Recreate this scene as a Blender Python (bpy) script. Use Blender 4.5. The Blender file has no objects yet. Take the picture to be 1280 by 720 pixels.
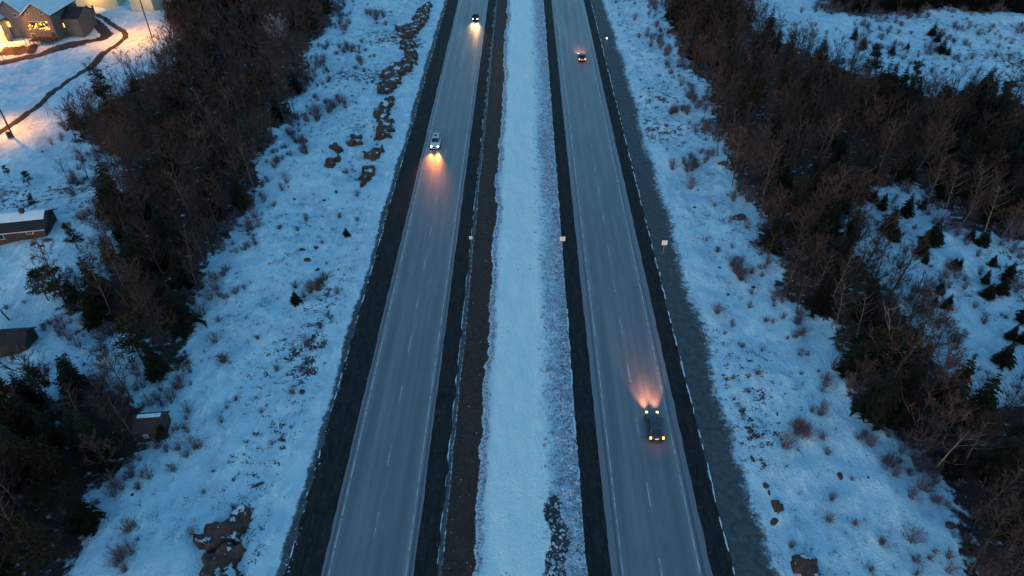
import bpy, math, random
import numpy as np
from mathutils import Vector, Matrix
random.seed(7); rng = np.random.default_rng(7)
PI = math.pi
scene = bpy.context.scene
C = scene.collection
# ------------------------------------------------------------------ camera
H = 64.0; PITCH = math.radians(38.7); YAW = math.radians(0.72); FPX = 870.0
cd = bpy.data.cameras.new('camera'); cam = bpy.data.objects.new('camera', cd); C.objects.link(cam)
cam.location = (0, 0, H); cam.rotation_euler = (PI/2 - PITCH, 0, YAW)
cd.sensor_width = 36; cd.lens = FPX/1280*36; cd.clip_start = 0.5; cd.clip_end = 9000
scene.camera = cam
# ------------------------------------------------------------------ world and light
SUN_EL = math.radians(2.0); SUN_ROT = math.radians(195)
w = bpy.data.worlds.new('World'); scene.world = w; w.use_nodes = True
nt = w.node_tree; nt.nodes.clear()
out = nt.nodes.new('ShaderNodeOutputWorld'); bg = nt.nodes.new('ShaderNodeBackground')
sky = nt.nodes.new('ShaderNodeTexSky'); sky.sky_type = 'NISHITA'; sky.sun_disc = False
sky.sun_elevation = SUN_EL; sky.sun_rotation = SUN_ROT; sky.altitude = 50; sky.ozone_density = 4.0; sky.dust_density = 0.6
tint = nt.nodes.new('ShaderNodeMix'); tint.data_type = 'RGBA'; tint.blend_type = 'MULTIPLY'
tint.inputs[0].default_value = 1.0; tint.inputs[7].default_value = (1.13, 1.0, 0.70, 1)
nt.links.new(sky.outputs[0], tint.inputs[6]); nt.links.new(tint.outputs[2], bg.inputs[0])
bg.inputs[1].default_value = 0.15
nt.links.new(bg.outputs[0], out.inputs[0])
sd = bpy.data.lights.new('sun', 'SUN'); sd.energy = 0.03; sd.angle = math.radians(25); sd.color = (0.75, 0.85, 1.0)
sun = bpy.data.objects.new('sun', sd); C.objects.link(sun)
el = math.radians(25)
sun.rotation_euler = (PI/2 - el, 0, PI - SUN_ROT)
scene.view_settings.view_transform = 'Standard'; scene.view_settings.look = 'None'
scene.view_settings.gamma = 1; scene.view_settings.exposure = 3.05
# ------------------------------------------------------------------ noise and terrain height
def _hash(ix, iy, s):
    n = (ix*374761393 + iy*668265263 + s*974634777) & 0xffffffff
    n = ((n ^ (n >> 13))*1274126177) & 0xffffffff
    return ((n ^ (n >> 16)) & 0xffff)/65535.0
def vnoise(x, y, s=0):
    x = np.asarray(x, float); y = np.asarray(y, float)
    ix = np.floor(x).astype(np.int64); iy = np.floor(y).astype(np.int64)
    fx = x-ix; fy = y-iy; fx = fx*fx*(3-2*fx); fy = fy*fy*(3-2*fy)
    a = _hash(ix, iy, s); b = _hash(ix+1, iy, s); c = _hash(ix, iy+1, s); d = _hash(ix+1, iy+1, s)
    return (a*(1-fx)+b*fx)*(1-fy) + (c*(1-fx)+d*fx)*fy
def fbm(x, y, s=0, o=4):
    t = 0; a = 0.5; n = 0
    for k in range(o):
        t = t + a*vnoise(x*2**k, y*2**k, s+k*17); n += a; a *= 0.5
    return t/n
def sst(a, b, x):
    t = np.clip((np.asarray(x, float)-a)/(b-a), 0, 1); return t*t*(3-2*t)
def hgt(x, y):
    x = np.asarray(x, float); y = np.asarray(y, float)
    side = np.maximum(sst(25.5, 45, x), sst(24, 42, -x))
    z = side*(1.5 + 2.6*(fbm(x/28, y/28, 3, 3)-0.5)*2)
    near = np.maximum(sst(24.5, 29, x), sst(23.2, 27, -x))
    z = z + near*(1.5*(fbm(x/5, y/7, 5, 3)-0.43) + 0.42*(fbm(x/1.6, y/1.6, 9, 2)-0.5) + 0.35)
    med = sst(-4.2, -2.8, x + 1.2*(fbm(x/2, y/3.5, 21, 3)-0.5))*(1-sst(2.6, 4.6, x))
    z = z + med*(0.35 + 0.6*(fbm(x/1.8, y/7, 31, 4)-0.5))
    rub = sst(2.6, 3.6, x)*(1-sst(6.2, 6.9, x))
    z = z + rub*(0.10 + 0.30*(fbm(x/0.7, y/0.7, 41, 3)-0.35))
    brn = sst(-7.3, -6.6, x)*(1-sst(-4.6, -3.8, x))
    z = z + brn*(-0.12 + 0.14*(fbm(x/0.8, y/0.8, 51, 2)-0.5))
    # ditch edges by the rough verge
    return z
R_ = Vector((math.cos(YAW), math.sin(YAW), 0))
F_ = Vector((-math.sin(YAW)*math.cos(PITCH), math.cos(YAW)*math.cos(PITCH), -math.sin(PITCH)))
U_ = R_.cross(F_)
def P(px, py, dz=0.0):
    d = R_*((px-640)/FPX) + U_*(-(py-360)/FPX) + F_
    z = 0.0
    for _ in range(6):
        t = (z - H)/d.z; x = d.x*t; y = d.y*t; z = float(hgt(x, y)) + dz
    return Vector((x, y, z))
def proj(v):
    q = Vector(v) - Vector((0, 0, H)); zc = q.dot(F_)
    return 640 + FPX*q.dot(R_)/zc, 360 - FPX*q.dot(U_)/zc, zc
def W2(poly): return [tuple(P(a, b)[:2]) for a, b in poly]
def inpoly(x, y, poly):
    x = np.asarray(x, float); y = np.asarray(y, float); r = np.zeros(x.shape, bool); n = len(poly)
    for i in range(n):
        x1, y1 = poly[i]; x2, y2 = poly[(i+1) % n]
        if y1 == y2: continue
        c = ((y1 > y) != (y2 > y)) & (x < (x2-x1)*(y-y1)/(y2-y1)+x1)
        r ^= c
    return r
FOREST = {
 'left': [(225,-70),(415,-70),(412,20),(388,90),(357,160),(322,225),(287,300),(255,360),(242,405),(232,445),(212,475),(178,472),(190,425),(150,402),(120,402),(62,388),(72,366),(118,335),(135,290),(150,262),(143,215),(125,192),(85,168),(92,146),(160,98),(205,80),(215,40)],
 'low_left': [(78,500),(120,488),(160,492),(176,500),(165,560),(135,600),(118,650),(62,730),(20,780),(-110,800),(-110,525),(-10,505),(20,492)],
 'right': [(818,-60),(832,20),(850,72),(885,125),(903,190),(928,250),(955,310),(995,380),(1040,445),(1068,500),(1102,548),(1142,596),(1172,640),(1197,690),(1225,790),(1420,820),(1420,470),(1285,470),(1235,500),(1195,480),(1165,445),(1135,400),(1100,345),(1072,315),(1068,285),(1085,250),(1100,225),(1165,235),(1185,285),(1225,300),(1300,300),(1330,135),(1190,125),(1090,105),(1050,85),(985,56),(940,40),(915,-60)],
 'far_right': [(1030,-95),(1040,14),(1090,22),(1130,16),(1180,10),(1340,26),(1340,-110)],
}
FW = {k: W2(v) for k, v in FOREST.items()}
def warp(x, y, a=3.6):
    return x + a*2*(fbm(x/7, y/7, 301, 3)-0.5), y + a*2*(fbm(x/7, y/7, 401, 3)-0.5)
def in_forest(x, y):
    x, y = warp(x, y)
    r = np.zeros(np.shape(x), bool)
    for p in FW.values(): r |= inpoly(x, y, p)
    return r
# ------------------------------------------------------------------ object helpers
def tag(o, label=None, cat=None, group=None, kind=None):
    if label: o['label'] = label
    if cat: o['category'] = cat
    if group: o['group'] = group
    if kind: o['kind'] = kind
    return o
class MB:
    def __init__(s): s.v = []; s.f = []
    def poly(s, pts):
        n = len(s.v); s.v += [tuple(p) for p in pts]; s.f.append(tuple(range(n, n+len(pts)))); return s
    def box(s, c, d, rz=0, top=1.0):
        n = len(s.v); cx, cy, cz = c; dx, dy, dz = (q/2 for q in d); co, si = math.cos(rz), math.sin(rz)
        for z, k in ((-dz, 1), (dz, top)):
            for x, y in ((-dx, -dy), (dx, -dy), (dx, dy), (-dx, dy)):
                x *= k; y *= k
                s.v.append((cx+x*co-y*si, cy+x*si+y*co, cz+z))
        s.f += [(n, n+3, n+2, n+1), (n+4, n+5, n+6, n+7)] + [(n+i, n+(i+1) % 4, n+4+(i+1) % 4, n+4+i) for i in range(4)]
        return s
    def tube(s, pts, rad, k=5, cap=True):
        n0 = len(s.v); pts = [Vector(p) for p in pts]
        for i, p in enumerate(pts):
            d = (pts[min(i+1, len(pts)-1)] - pts[max(i-1, 0)])
            d = d.normalized() if d.length > 1e-6 else Vector((0, 0, 1))
            a = d.orthogonal().normalized(); b = d.cross(a)
            for j in range(k):
                t = 2*PI*j/k; s.v.append(tuple(p + (a*math.cos(t)+b*math.sin(t))*rad[i]))
        for i in range(len(pts)-1):
            for j in range(k):
                s.f.append((n0+i*k+j, n0+i*k+(j+1) % k, n0+(i+1)*k+(j+1) % k, n0+(i+1)*k+j))
        if cap:
            s.f.append(tuple(n0+j for j in reversed(range(k)))); s.f.append(tuple(n0+(len(pts)-1)*k+j for j in range(k)))
        return s
    def ribbon(s, a, b, w0, w1, up=None):
        a = Vector(a); b = Vector(b); d = b-a
        q = Vector((random.gauss(0, 1), random.gauss(0, 1), random.gauss(0, 1))) if up is None else up
        t = d.cross(q); t = t.normalized() if t.length > 1e-6 else Vector((1, 0, 0))
        n = len(s.v); s.v += [tuple(a-t*w0/2), tuple(a+t*w0/2), tuple(b+t*w1/2), tuple(b-t*w1/2)]; s.f.append((n, n+1, n+2, n+3))
    def mesh(s, name, mt, smooth=False):
        me = bpy.data.meshes.new(name); me.from_pydata(s.v, [], s.f); me.materials.append(mt)
        if smooth: me.shade_smooth()
        return me
    def build(s, name, mt, parent=None, smooth=False):
        return link(name, s.mesh(name, mt, smooth), parent)
def link(name, me, parent=None, loc=None):
    o = bpy.data.objects.new(name, me); C.objects.link(o)
    if parent: o.parent = parent
    if loc is not None: o.location = loc
    return o
def empty(name, loc, rz=0.0, sc=1.0):
    o = bpy.data.objects.new(name, None); C.objects.link(o); o.location = loc; o.rotation_euler = (0, 0, rz)
    o.scale = (sc, sc, sc) if not isinstance(sc, tuple) else sc; o.empty_display_size = 0.3
    return o
def np_mesh(name, V, Fq, mt, attrs=None, smooth=False):
    me = bpy.data.meshes.new(name); V = np.asarray(V, np.float32); Fq = np.asarray(Fq, np.int32); k = Fq.shape[1]
    me.vertices.add(len(V)); me.vertices.foreach_set('co', V.ravel())
    me.loops.add(Fq.size); me.loops.foreach_set('vertex_index', Fq.ravel())
    me.polygons.add(len(Fq)); me.polygons.foreach_set('loop_start', np.arange(0, Fq.size, k, dtype=np.int32))
    me.polygons.foreach_set('loop_total', np.full(len(Fq), k, np.int32))
    if smooth: me.polygons.foreach_set('use_smooth', np.ones(len(Fq), bool))
    me.update(calc_edges=True); me.materials.append(mt)
    for n, a in (attrs or {}).items():
        at = me.attributes.new(n, 'FLOAT', 'POINT'); at.data.foreach_set('value', np.asarray(a, np.float32))
    return me
# ------------------------------------------------------------------ materials
class NT:
    def __init__(s, name):
        s.m = bpy.data.materials.new(name); s.m.use_nodes = True; s.t = s.m.node_tree; s.b = s.t.nodes['Principled BSDF']
        s.tc = s.t.nodes.new('ShaderNodeTexCoord')
    def l(s, a, b): s.t.links.new(a, b)
    def noise(s, scale, detail=4, rough=0.55, vec=None, stretch=None, coord='Object', dist=0.0):
        n = s.t.nodes.new('ShaderNodeTexNoise'); n.inputs['Scale'].default_value = scale; n.inputs['Detail'].default_value = detail
        n.inputs['Roughness'].default_value = rough; n.inputs['Distortion'].default_value = dist
        src = s.tc.outputs[coord]
        if stretch:
            mp = s.t.nodes.new('ShaderNodeMapping'); mp.inputs['Scale'].default_value = stretch; s.l(src, mp.inputs[0]); src = mp.outputs[0]
        s.l(src, n.inputs['Vector']); return n.outputs['Fac']
    def ramp(s, f, lo, hi, a=0.0, b=1.0):
        n = s.t.nodes.new('ShaderNodeMapRange'); n.interpolation_type = 'SMOOTHSTEP'
        n.inputs['From Min'].default_value = lo; n.inputs['From Max'].default_value = hi
        n.inputs['To Min'].default_value = a; n.inputs['To Max'].default_value = b
        s.l(f, n.inputs['Value']); return n.outputs[0]
    def math(s, op, a, b=None):
        n = s.t.nodes.new('ShaderNodeMath'); n.operation = op
        for i, q in enumerate((a, b)):
            if q is None: continue
            if isinstance(q, (int, float)): n.inputs[i].default_value = q
            else: s.l(q, n.inputs[i])
        return n.outputs[0]
    def mix(s, f, a, b):
        n = s.t.nodes.new('ShaderNodeMix'); n.data_type = 'RGBA'
        if isinstance(f, float): n.inputs[0].default_value = f
        else: s.l(f, n.inputs[0])
        for i, q in ((6, a), (7, b)):
            if isinstance(q, tuple): n.inputs[i].default_value = (*q, 1)
            else: s.l(q, n.inputs[i])
        return n.outputs[2]
    def attr(s, name):
        n = s.t.nodes.new('ShaderNodeAttribute'); n.attribute_name = name; return n.outputs['Fac']
    def bump(s, h, strength=0.4, dist=0.1):
        n = s.t.nodes.new('ShaderNodeBump'); n.inputs['Strength'].default_value = strength; n.inputs['Distance'].default_value = dist
        s.l(h, n.inputs['Height']); s.l(n.outputs[0], s.b.inputs['Normal'])
    def col(s, c): s.l(c, s.b.inputs['Base Color'])
def mat(name, c1, c2=None, rough=0.8, scale=3.0, metal=0.0, bump=0.0, spec=0.3, obj_rand=0.0):
    n = NT(name); c2 = c2 or tuple(q*0.75 for q in c1)
    f = n.ramp(n.noise(scale), 0.3, 0.7)
    c = n.mix(f, c1, c2)
    if obj_rand:
        oi = n.t.nodes.new('ShaderNodeObjectInfo')
        hs = n.t.nodes.new('ShaderNodeHueSaturation'); n.l(c, hs.inputs['Color'])
        n.l(n.ramp(oi.outputs['Random'], 0, 1, 1-obj_rand, 1+obj_rand), hs.inputs['Value']); c = hs.outputs[0]
    n.col(c); n.b.inputs['Roughness'].default_value = rough; n.b.inputs['Metallic'].default_value = metal
    n.b.inputs['Specular IOR Level'].default_value = spec
    if bump: n.bump(n.noise(scale*6), bump, 0.05)
    return n.m
def emis(name, c, e):
    n = NT(name); n.b.inputs['Base Color'].default_value = (*c, 1); n.b.inputs['Emission Color'].default_value = (*c, 1)
    n.b.inputs['Emission Strength'].default_value = e; n.b.inputs['Roughness'].default_value = 0.3
    return n.m
M = {}
M['twig'] = mat('brown_twigs', (0.094, 0.050, 0.038), (0.056, 0.032, 0.026), 0.9, 0.35, spec=0.1, obj_rand=0.45)
M['bark'] = mat('grey_brown_bark', (0.085, 0.06, 0.05), (0.045, 0.033, 0.029), 0.95, 2, spec=0.1, obj_rand=0.25)
M['mid_bark'] = mat('brown_grey_bark', (0.15, 0.11, 0.09), (0.08, 0.06, 0.05), 0.95, 2, spec=0.1, obj_rand=0.25)
M['pale_bark'] = mat('pale_bark', (0.27, 0.215, 0.17), (0.16, 0.125, 0.10), 0.9, 2, spec=0.1)
M['frost_twig'] = mat('frosted_twigs', (0.34, 0.36, 0.38), (0.2, 0.2, 0.22), 0.9, 1, spec=0.1)
M['needle'] = mat('dark_spruce_needles', (0.024, 0.021, 0.009), (0.010, 0.010, 0.006), 0.8, 1.2, spec=0.1, obj_rand=0.35)
M['pine'] = mat('olive_pine_needles', (0.045, 0.034, 0.014), (0.020, 0.018, 0.009), 0.8, 1.2, spec=0.1, obj_rand=0.3)
M['bush'] = mat('purple_bare_stems', (0.16, 0.11, 0.125), (0.095, 0.068, 0.08), 0.9, 1, spec=0.1, obj_rand=0.35)
M['redbush'] = mat('reddish_stems', (0.22, 0.08, 0.06), (0.14, 0.06, 0.05), 0.9, 1, spec=0.1)
M['grass'] = mat('dry_grass', (0.075, 0.055, 0.05), (0.035, 0.03, 0.035), 0.95, 0.4, spec=0.1)
def rockm(bare=False):
    n = NT('bare_brown_rock' if bare else 'brown_rock')
    c = n.mix(n.ramp(n.noise(0.9, 6), 0.35, 0.65), (0.135, 0.058, 0.038), (0.040, 0.024, 0.019))
    c = n.mix(n.ramp(n.noise(5, 4), 0.55, 0.75), c, (0.12, 0.065, 0.048))
    g = n.t.nodes.new('ShaderNodeNewGeometry'); sx = n.t.nodes.new('ShaderNodeSeparateXYZ'); n.l(g.outputs['Normal'], sx.inputs[0])
    up = n.math('ADD', sx.outputs[2], n.math('MULTIPLY', n.noise(1.6, 4), 1.1))
    if bare: c = n.mix(n.math('MULTIPLY', n.ramp(n.noise(0.7, 5, 0.6), 0.56, 0.60), n.ramp(sx.outputs[2], 0.75, 0.9)), c, (0.6, 0.66, 0.72))
    c = n.mix(n.ramp(up, 1.60, 1.68, 0, 0.0 if bare else 1.0), c, (0.7, 0.76, 0.8))
    n.col(c); n.b.inputs['Roughness'].default_value = 0.9; n.bump(n.noise(3, 8, 0.7), 0.9, 0.25); return n.m
M['rock'] = rockm(); M['bare_rock'] = rockm(True)
M['snow'] = mat('clean_snow', (0.72, 0.77, 0.80), (0.60, 0.68, 0.74), 0.7, 0.8, bump=0.3, spec=0.25)
M['clod'] = mat('snow_clods', (0.66, 0.68, 0.72), (0.24, 0.23, 0.27), 0.8, 0.9, spec=0.25)
def ground_mat():
    n = NT('winter_ground')
    s1 = n.noise(0.12, 5); s2 = n.noise(0.9, 6, 0.6); s3 = n.noise(4.5, 4, 0.6)
    snow = n.mix(n.ramp(s1, 0.3, 0.7), (0.64, 0.78, 0.84), (0.50, 0.66, 0.77))  # side snow darker and bluer: light falloff towards the edges put into its colour
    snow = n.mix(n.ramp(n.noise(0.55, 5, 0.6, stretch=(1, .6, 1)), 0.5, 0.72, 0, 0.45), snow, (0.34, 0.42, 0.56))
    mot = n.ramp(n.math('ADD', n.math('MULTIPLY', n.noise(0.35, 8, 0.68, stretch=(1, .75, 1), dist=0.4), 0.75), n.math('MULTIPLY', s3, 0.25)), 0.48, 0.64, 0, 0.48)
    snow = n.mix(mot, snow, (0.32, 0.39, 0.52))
    hi = n.ramp(n.noise(0.8, 6, 0.6, stretch=(1, .5, 1)), 0.50, 0.66, 0, 0.75)
    snow = n.mix(hi, snow, (0.82, 0.88, 0.86))
    snow = n.mix(n.math('MULTIPLY', n.attr('median_light'), n.ramp(n.noise(0.5, 8, 0.6, stretch=(1.6, .25, 1)), 0.34, 0.66, 1.0, 0.80)), snow, (0.88, 0.92, 0.86))  # same snow on the median, lightened: centre-bright falloff painted into the colour
    # dead grass and brush showing through the thin snow
    tuft = n.math('ADD', n.math('MULTIPLY', s2, 0.6), n.math('MULTIPLY', s3, 0.4))
    thr = n.math('ADD', tuft, n.math('MULTIPLY', n.attr('brush'), 0.20))
    spk = n.ramp(thr, 0.63, 0.70)
    grass = n.mix(n.ramp(s3, 0.4, 0.6), (0.10, 0.075, 0.085), (0.045, 0.035, 0.045))
    c = n.mix(spk, snow, grass)
    litter = n.mix(n.ramp(s3, 0.4, 0.62), (0.035, 0.018, 0.015), (0.07, 0.038, 0.032))
    fm = n.ramp(n.math('ADD', n.attr('forest'), n.math('MULTIPLY', n.math('SUBTRACT', s2, 0.5), 2.0)), 0.50, 0.85)
    c = n.mix(fm, c, litter)
    # grey gravel verge, brown gravel strip, ploughed rubble
    gr = n.mix(n.ramp(n.noise(1.2, 8, 0.7), 0.35, 0.7), (0.060, 0.066, 0.070), (0.115, 0.120, 0.130))
    gr = n.mix(n.ramp(n.noise(9, 3, 0.6), 0.62, 0.7, 0, 0.6), gr, (0.3, 0.33, 0.36))
    jn = n.math('MULTIPLY', n.math('SUBTRACT', n.noise(1.6, 9, 0.75), 0.5), 1.5)
    c = n.mix(n.ramp(n.math('ADD', n.attr('gravel'), jn), 0.30, 0.75), c, gr)
    br = n.mix(n.ramp(n.noise(2.0, 8, 0.75), 0.35, 0.65), (0.085, 0.043, 0.034), (0.036, 0.021, 0.019))
    br = n.mix(n.ramp(n.noise(1.5, 5, 0.6, stretch=(2, .25, 1)), 0.66, 0.78, 0, 0.18), br, (0.2, 0.2, 0.22))
    c = n.mix(n.ramp(n.math('ADD', n.attr('brown'), n.math('MULTIPLY', jn, 0.7)), 0.44, 0.56), c, br)
    rb = n.mix(n.ramp(n.noise(3.4, 9, 0.8), 0.42, 0.58), (0.11, 0.10, 0.13), (0.62, 0.66, 0.72))
    c = n.mix(n.ramp(n.math('ADD', n.attr('rubble'), jn), 0.40, 0.75), c, rb)
    drt = n.mix(n.ramp(n.noise(3.5, 6, 0.7), 0.55, 0.68), (0.05, 0.042, 0.045), (0.30, 0.30, 0.33))
    c = n.mix(n.ramp(n.math('ADD', n.attr('dirt'), n.math('MULTIPLY', jn, 1.3)), 0.45, 0.58), c, drt)
    n.col(c); n.b.inputs['Roughness'].default_value = 0.75; n.b.inputs['Specular IOR Level'].default_value = 0.2
    hh = n.math('ADD', n.math('MULTIPLY', n.noise(0.8, 8, 0.6, stretch=(1, .5, 1)), 1.0), n.math('MULTIPLY', s3, 0.35))
    n.bump(hh, 0.95, 0.55); return n.m
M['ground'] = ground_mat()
def road_mat(name, edges):
    n = NT(name)
    sx = n.t.nodes.new('ShaderNodeSeparateXYZ'); n.l(n.tc.outputs['Object'], sx.inputs[0]); x = sx.outputs[0]
    st = n.noise(1.0, 3, 0.5, stretch=(0.9, 0.012, 1)); st2 = n.noise(0.25, 4, 0.5, stretch=(1, .3, 1)); fi = n.noise(10, 5, 0.7)
    c = n.mix(n.ramp(st, 0.36, 0.66), (0.135, 0.130, 0.138), (0.20, 0.188, 0.196))
    c = n.mix(n.ramp(st2, 0.4, 0.7, 0, 0.35), c, (0.09, 0.11, 0.13))
    c = n.mix(n.ramp(fi, 0.45, 0.7, 0, 0.18), c, (0.3, 0.31, 0.33))
    ph = n.math('COSINE', n.math('MULTIPLY', n.math('ADD', x, n.math('MULTIPLY', n.math('SUBTRACT', n.noise(0.3, 3, stretch=(.3, .05, 1)), 0.5), 0.8)), 3.45))
    tr = n.math('MULTIPLY', n.ramp(ph, -0.2, 0.9), n.ramp(n.noise(0.5, 5, 0.6, stretch=(1, .09, 1)), 0.35, 0.68))
    c = n.mix(n.math('MULTIPLY', tr, 0.38), c, (0.30, 0.29, 0.30))
    salt = n.ramp(n.noise(0.16, 7, 0.65, stretch=(1.4, .22, 1)), 0.50, 0.72, 0, 0.45)
    c = n.mix(salt, c, (0.30, 0.30, 0.32))
    damp = n.ramp(n.noise(0.21, 7, 0.65, stretch=(1.8, .16, 1)), 0.56, 0.72, 0, 0.55)
    c = n.mix(damp, c, (0.085, 0.09, 0.105))
    vo = n.t.nodes.new('ShaderNodeTexVoronoi'); vo.feature = 'DISTANCE_TO_EDGE'; vo.inputs['Scale'].default_value = 0.16
    mp = n.t.nodes.new('ShaderNodeMapping'); mp.inputs['Scale'].default_value = (1.1, .5, 1)
    wn = n.t.nodes.new('ShaderNodeTexNoise'); wn.inputs['Scale'].default_value = 0.9; n.l(n.tc.outputs['Object'], wn.inputs['Vector'])
    vm = n.t.nodes.new('ShaderNodeVectorMath'); vm.operation = 'ADD'; n.l(n.tc.outputs['Object'], vm.inputs[0]); n.l(wn.outputs['Color'], vm.inputs[1]); n.l(vm.outputs[0], mp.inputs[0]); n.l(mp.outputs[0], vo.inputs['Vector'])
    c = n.mix(n.math('MULTIPLY', n.ramp(vo.outputs['Distance'], 0.004, 0.016, 1, 0), n.ramp(n.noise(0.1, 3), 0.5, 0.65, 0, 0.28)), c, (0.05, 0.05, 0.06))
    # pale dusty margins outside the edge lines, x measured from the centre line
    ax = n.math('ABSOLUTE', x)
    wob = n.math('ADD', ax, n.math('MULTIPLY', n.math('SUBTRACT', n.noise(0.6, 5, 0.6, stretch=(1, .08, 1)), 0.5), 0.5))
    c = n.mix(n.ramp(wob, 3.82, 3.98, 0, 0.85), c, (0.20, 0.175, 0.195))
    band = n.math('MULTIPLY', n.ramp(wob, 4.0, 4.08), n.ramp(wob, 4.2, 4.3, 1, 0))
    c = n.mix(n.math('MULTIPLY', band, 0.65), c, (0.045, 0.05, 0.065))
    n.col(c); n.b.inputs['Specular IOR Level'].default_value = 0.45
    n.l(n.ramp(st, 0.3, 0.7, 0.38, 0.62), n.b.inputs['Roughness']); n.bump(fi, 0.25, 0.02); return n.m
M['road'] = road_mat('salted_asphalt', None)
def shoulder_mat():
    n = NT('black_shoulder')
    c = n.mix(n.ramp(n.noise(1.4, 7, 0.7, stretch=(1, .25, 1)), 0.35, 0.7), (0.014, 0.012, 0.013), (0.032, 0.026, 0.025))
    c = n.mix(n.ramp(n.noise(2.2, 9, 0.75, stretch=(1, .5, 1)), 0.52, 0.70, 0, 0.6), c, (0.085, 0.075, 0.075))
    n.col(c); n.b.inputs['Roughness'].default_value = 0.8; n.b.inputs['Specular IOR Level'].default_value = 0.15; n.bump(n.noise(14, 4), 0.4, 0.03); return n.m
M['shoulder'] = shoulder_mat()
def paint_mat():
    n = NT('worn_road_paint')
    f = n.ramp(n.noise(1.5, 6, 0.7, stretch=(1, .4, 1)), 0.38, 0.62)
    n.col(n.mix(f, (0.58, 0.54, 0.55), (0.22, 0.21, 0.23))); n.b.inputs['Roughness'].default_value = 0.7; return n.m
M['paint'] = paint_mat()
M['asphalt_path'] = mat('dark_path', (0.036, 0.026, 0.024), (0.06, 0.045, 0.04), 0.9, 0.8)
M['glass'] = mat('dark_glass', (0.012, 0.015, 0.02), (0.01, 0.012, 0.016), 0.08, 1, spec=0.6)
M['tyre'] = mat('tyre_rubber', (0.02, 0.02, 0.022), None, 0.85, 5)
M['rim'] = mat('grey_rim', (0.3, 0.3, 0.32), None, 0.4, 5, metal=0.7)
M['white_car'] = mat('white_car_paint', (0.62, 0.63, 0.65), (0.58, 0.59, 0.6), 0.35, 1.5, spec=0.5)
M['black_car'] = mat('black_car_paint', (0.016, 0.018, 0.024), (0.012, 0.013, 0.018), 0.3, 1.5, spec=0.5)
M['grey_car'] = mat('dark_grey_car_paint', (0.05, 0.055, 0.075), (0.04, 0.045, 0.06), 0.35, 1.5, spec=0.5)
M['trim'] = mat('black_trim', (0.02, 0.02, 0.022), None, 0.6, 4)
M['headlamp'] = emis('lit_headlamp', (1, 0.86, 0.45), 9)
M['headlamp_dim'] = emis('yellow_lit_headlamp', (1, 0.66, 0.20), 1.0)
M['headlamp_w'] = emis('lit_white_headlamp', (1, 0.92, 0.72), 2.5)
M['tail'] = emis('lit_tail_lamp', (1, 0.22, 0.03), 1.3)
M['glowing_plate'] = emis('glowing_number_plate', (1, 0.5, 0.3), 0.12)  # no lamp: the plate face emits, its lit look put into the material
M['pole_wood'] = mat('weathered_pole_wood', (0.09, 0.07, 0.06), (0.05, 0.04, 0.035), 0.9, 2)
M['steel'] = mat('galvanised_steel', (0.35, 0.36, 0.38), (0.25, 0.26, 0.28), 0.5, 6, metal=0.4)
M['sign_white'] = mat('reflective_sign_face', (0.86, 0.80, 0.70), (0.78, 0.72, 0.64), 0.45, 4, spec=0.4)
M['sign_grey'] = mat('faded_grey_print', (0.40, 0.36, 0.32), (0.5, 0.46, 0.42), 0.6, 8)
M['lamp_orange'] = emis('sodium_lamp', (1, 0.48, 0.12), 6)
M['win_lit'] = emis('warm_lit_glass', (1, 0.36, 0.06), 0.5)
M['bulb'] = emis('warm_bulb', (1, 0.27, 0.03), 1.6)
M['siding_grey'] = mat('grey_siding', (0.15, 0.125, 0.11), (0.115, 0.095, 0.085), 0.8, 0.8)
M['siding_blue'] = mat('blue_grey_siding', (0.12, 0.115, 0.135), (0.09, 0.09, 0.11), 0.8, 0.8)
M['siding_cream'] = mat('cream_siding', (0.62, 0.54, 0.38), (0.54, 0.47, 0.33), 0.8, 0.6)
M['siding_brown'] = mat('brown_siding', (0.07, 0.045, 0.038), (0.045, 0.03, 0.027), 0.85, 1)
M['siding_olive'] = mat('olive_brown_siding', (0.06, 0.048, 0.036), (0.035, 0.03, 0.025), 0.85, 1)
M['shingle'] = mat('dark_shingles', (0.035, 0.03, 0.032), (0.022, 0.02, 0.022), 0.9, 2)
M['trim_white'] = mat('white_trim', (0.62, 0.6, 0.56), None, 0.6, 2)
M['deck'] = mat('dark_deck_timber', (0.06, 0.045, 0.04), None, 0.85, 2)
# ------------------------------------------------------------------ ground sheet
def axis(spec):
    a = []
    for lo, hi, st in spec: a += list(np.arange(lo, hi-1e-6, st))
    a.append(spec[-1][1]); return np.array(a)
gx = axis([(-4000, -1000, 500), (-1000, -400, 100), (-400, -190, 15), (-190, -60, 0.9), (-60, -27, 0.55), (-27, 29, 0.28), (29, 65, 0.55), (65, 190, 0.9), (190, 400, 15), (400, 1000, 100), (1000, 4000, 500)])
gy = axis([(-600, -100, 100), (-100, 10, 10), (10, 26, 2), (26, 130, 0.45), (130, 260, 0.8), (260, 420, 8), (420, 1000, 58), (1000, 6000, 500)])
X, Y = np.meshgrid(gx, gy); Z = hgt(X, Y)
nx, ny = len(gx), len(gy)
i = np.arange(nx*ny).reshape(ny, nx)
Fq = np.stack([i[:-1, :-1], i[:-1, 1:], i[1:, 1:], i[1:, :-1]], -1).reshape(-1, 4)
forest = in_forest(X, Y).astype(float)
for _ in range(9):
    q = forest.copy(); q[1:-1, 1:-1] = (forest[1:-1, 1:-1]*2+forest[:-2, 1:-1]+forest[2:, 1:-1]+forest[1:-1, :-2]+forest[1:-1, 2:])/6; forest = q
forest = np.where((np.abs(X) > 200) | (Y > 262), 0.8*sst(0.4, 0.6, fbm(X/120, Y/120, 77))*(np.abs(X) > 45), forest)
wv = 1.3*(fbm(X*0+3.1, Y/7, 61, 4)-0.5) + 0.9*(fbm(X/1.3, Y/1.3, 62, 3)-0.5)
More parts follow.
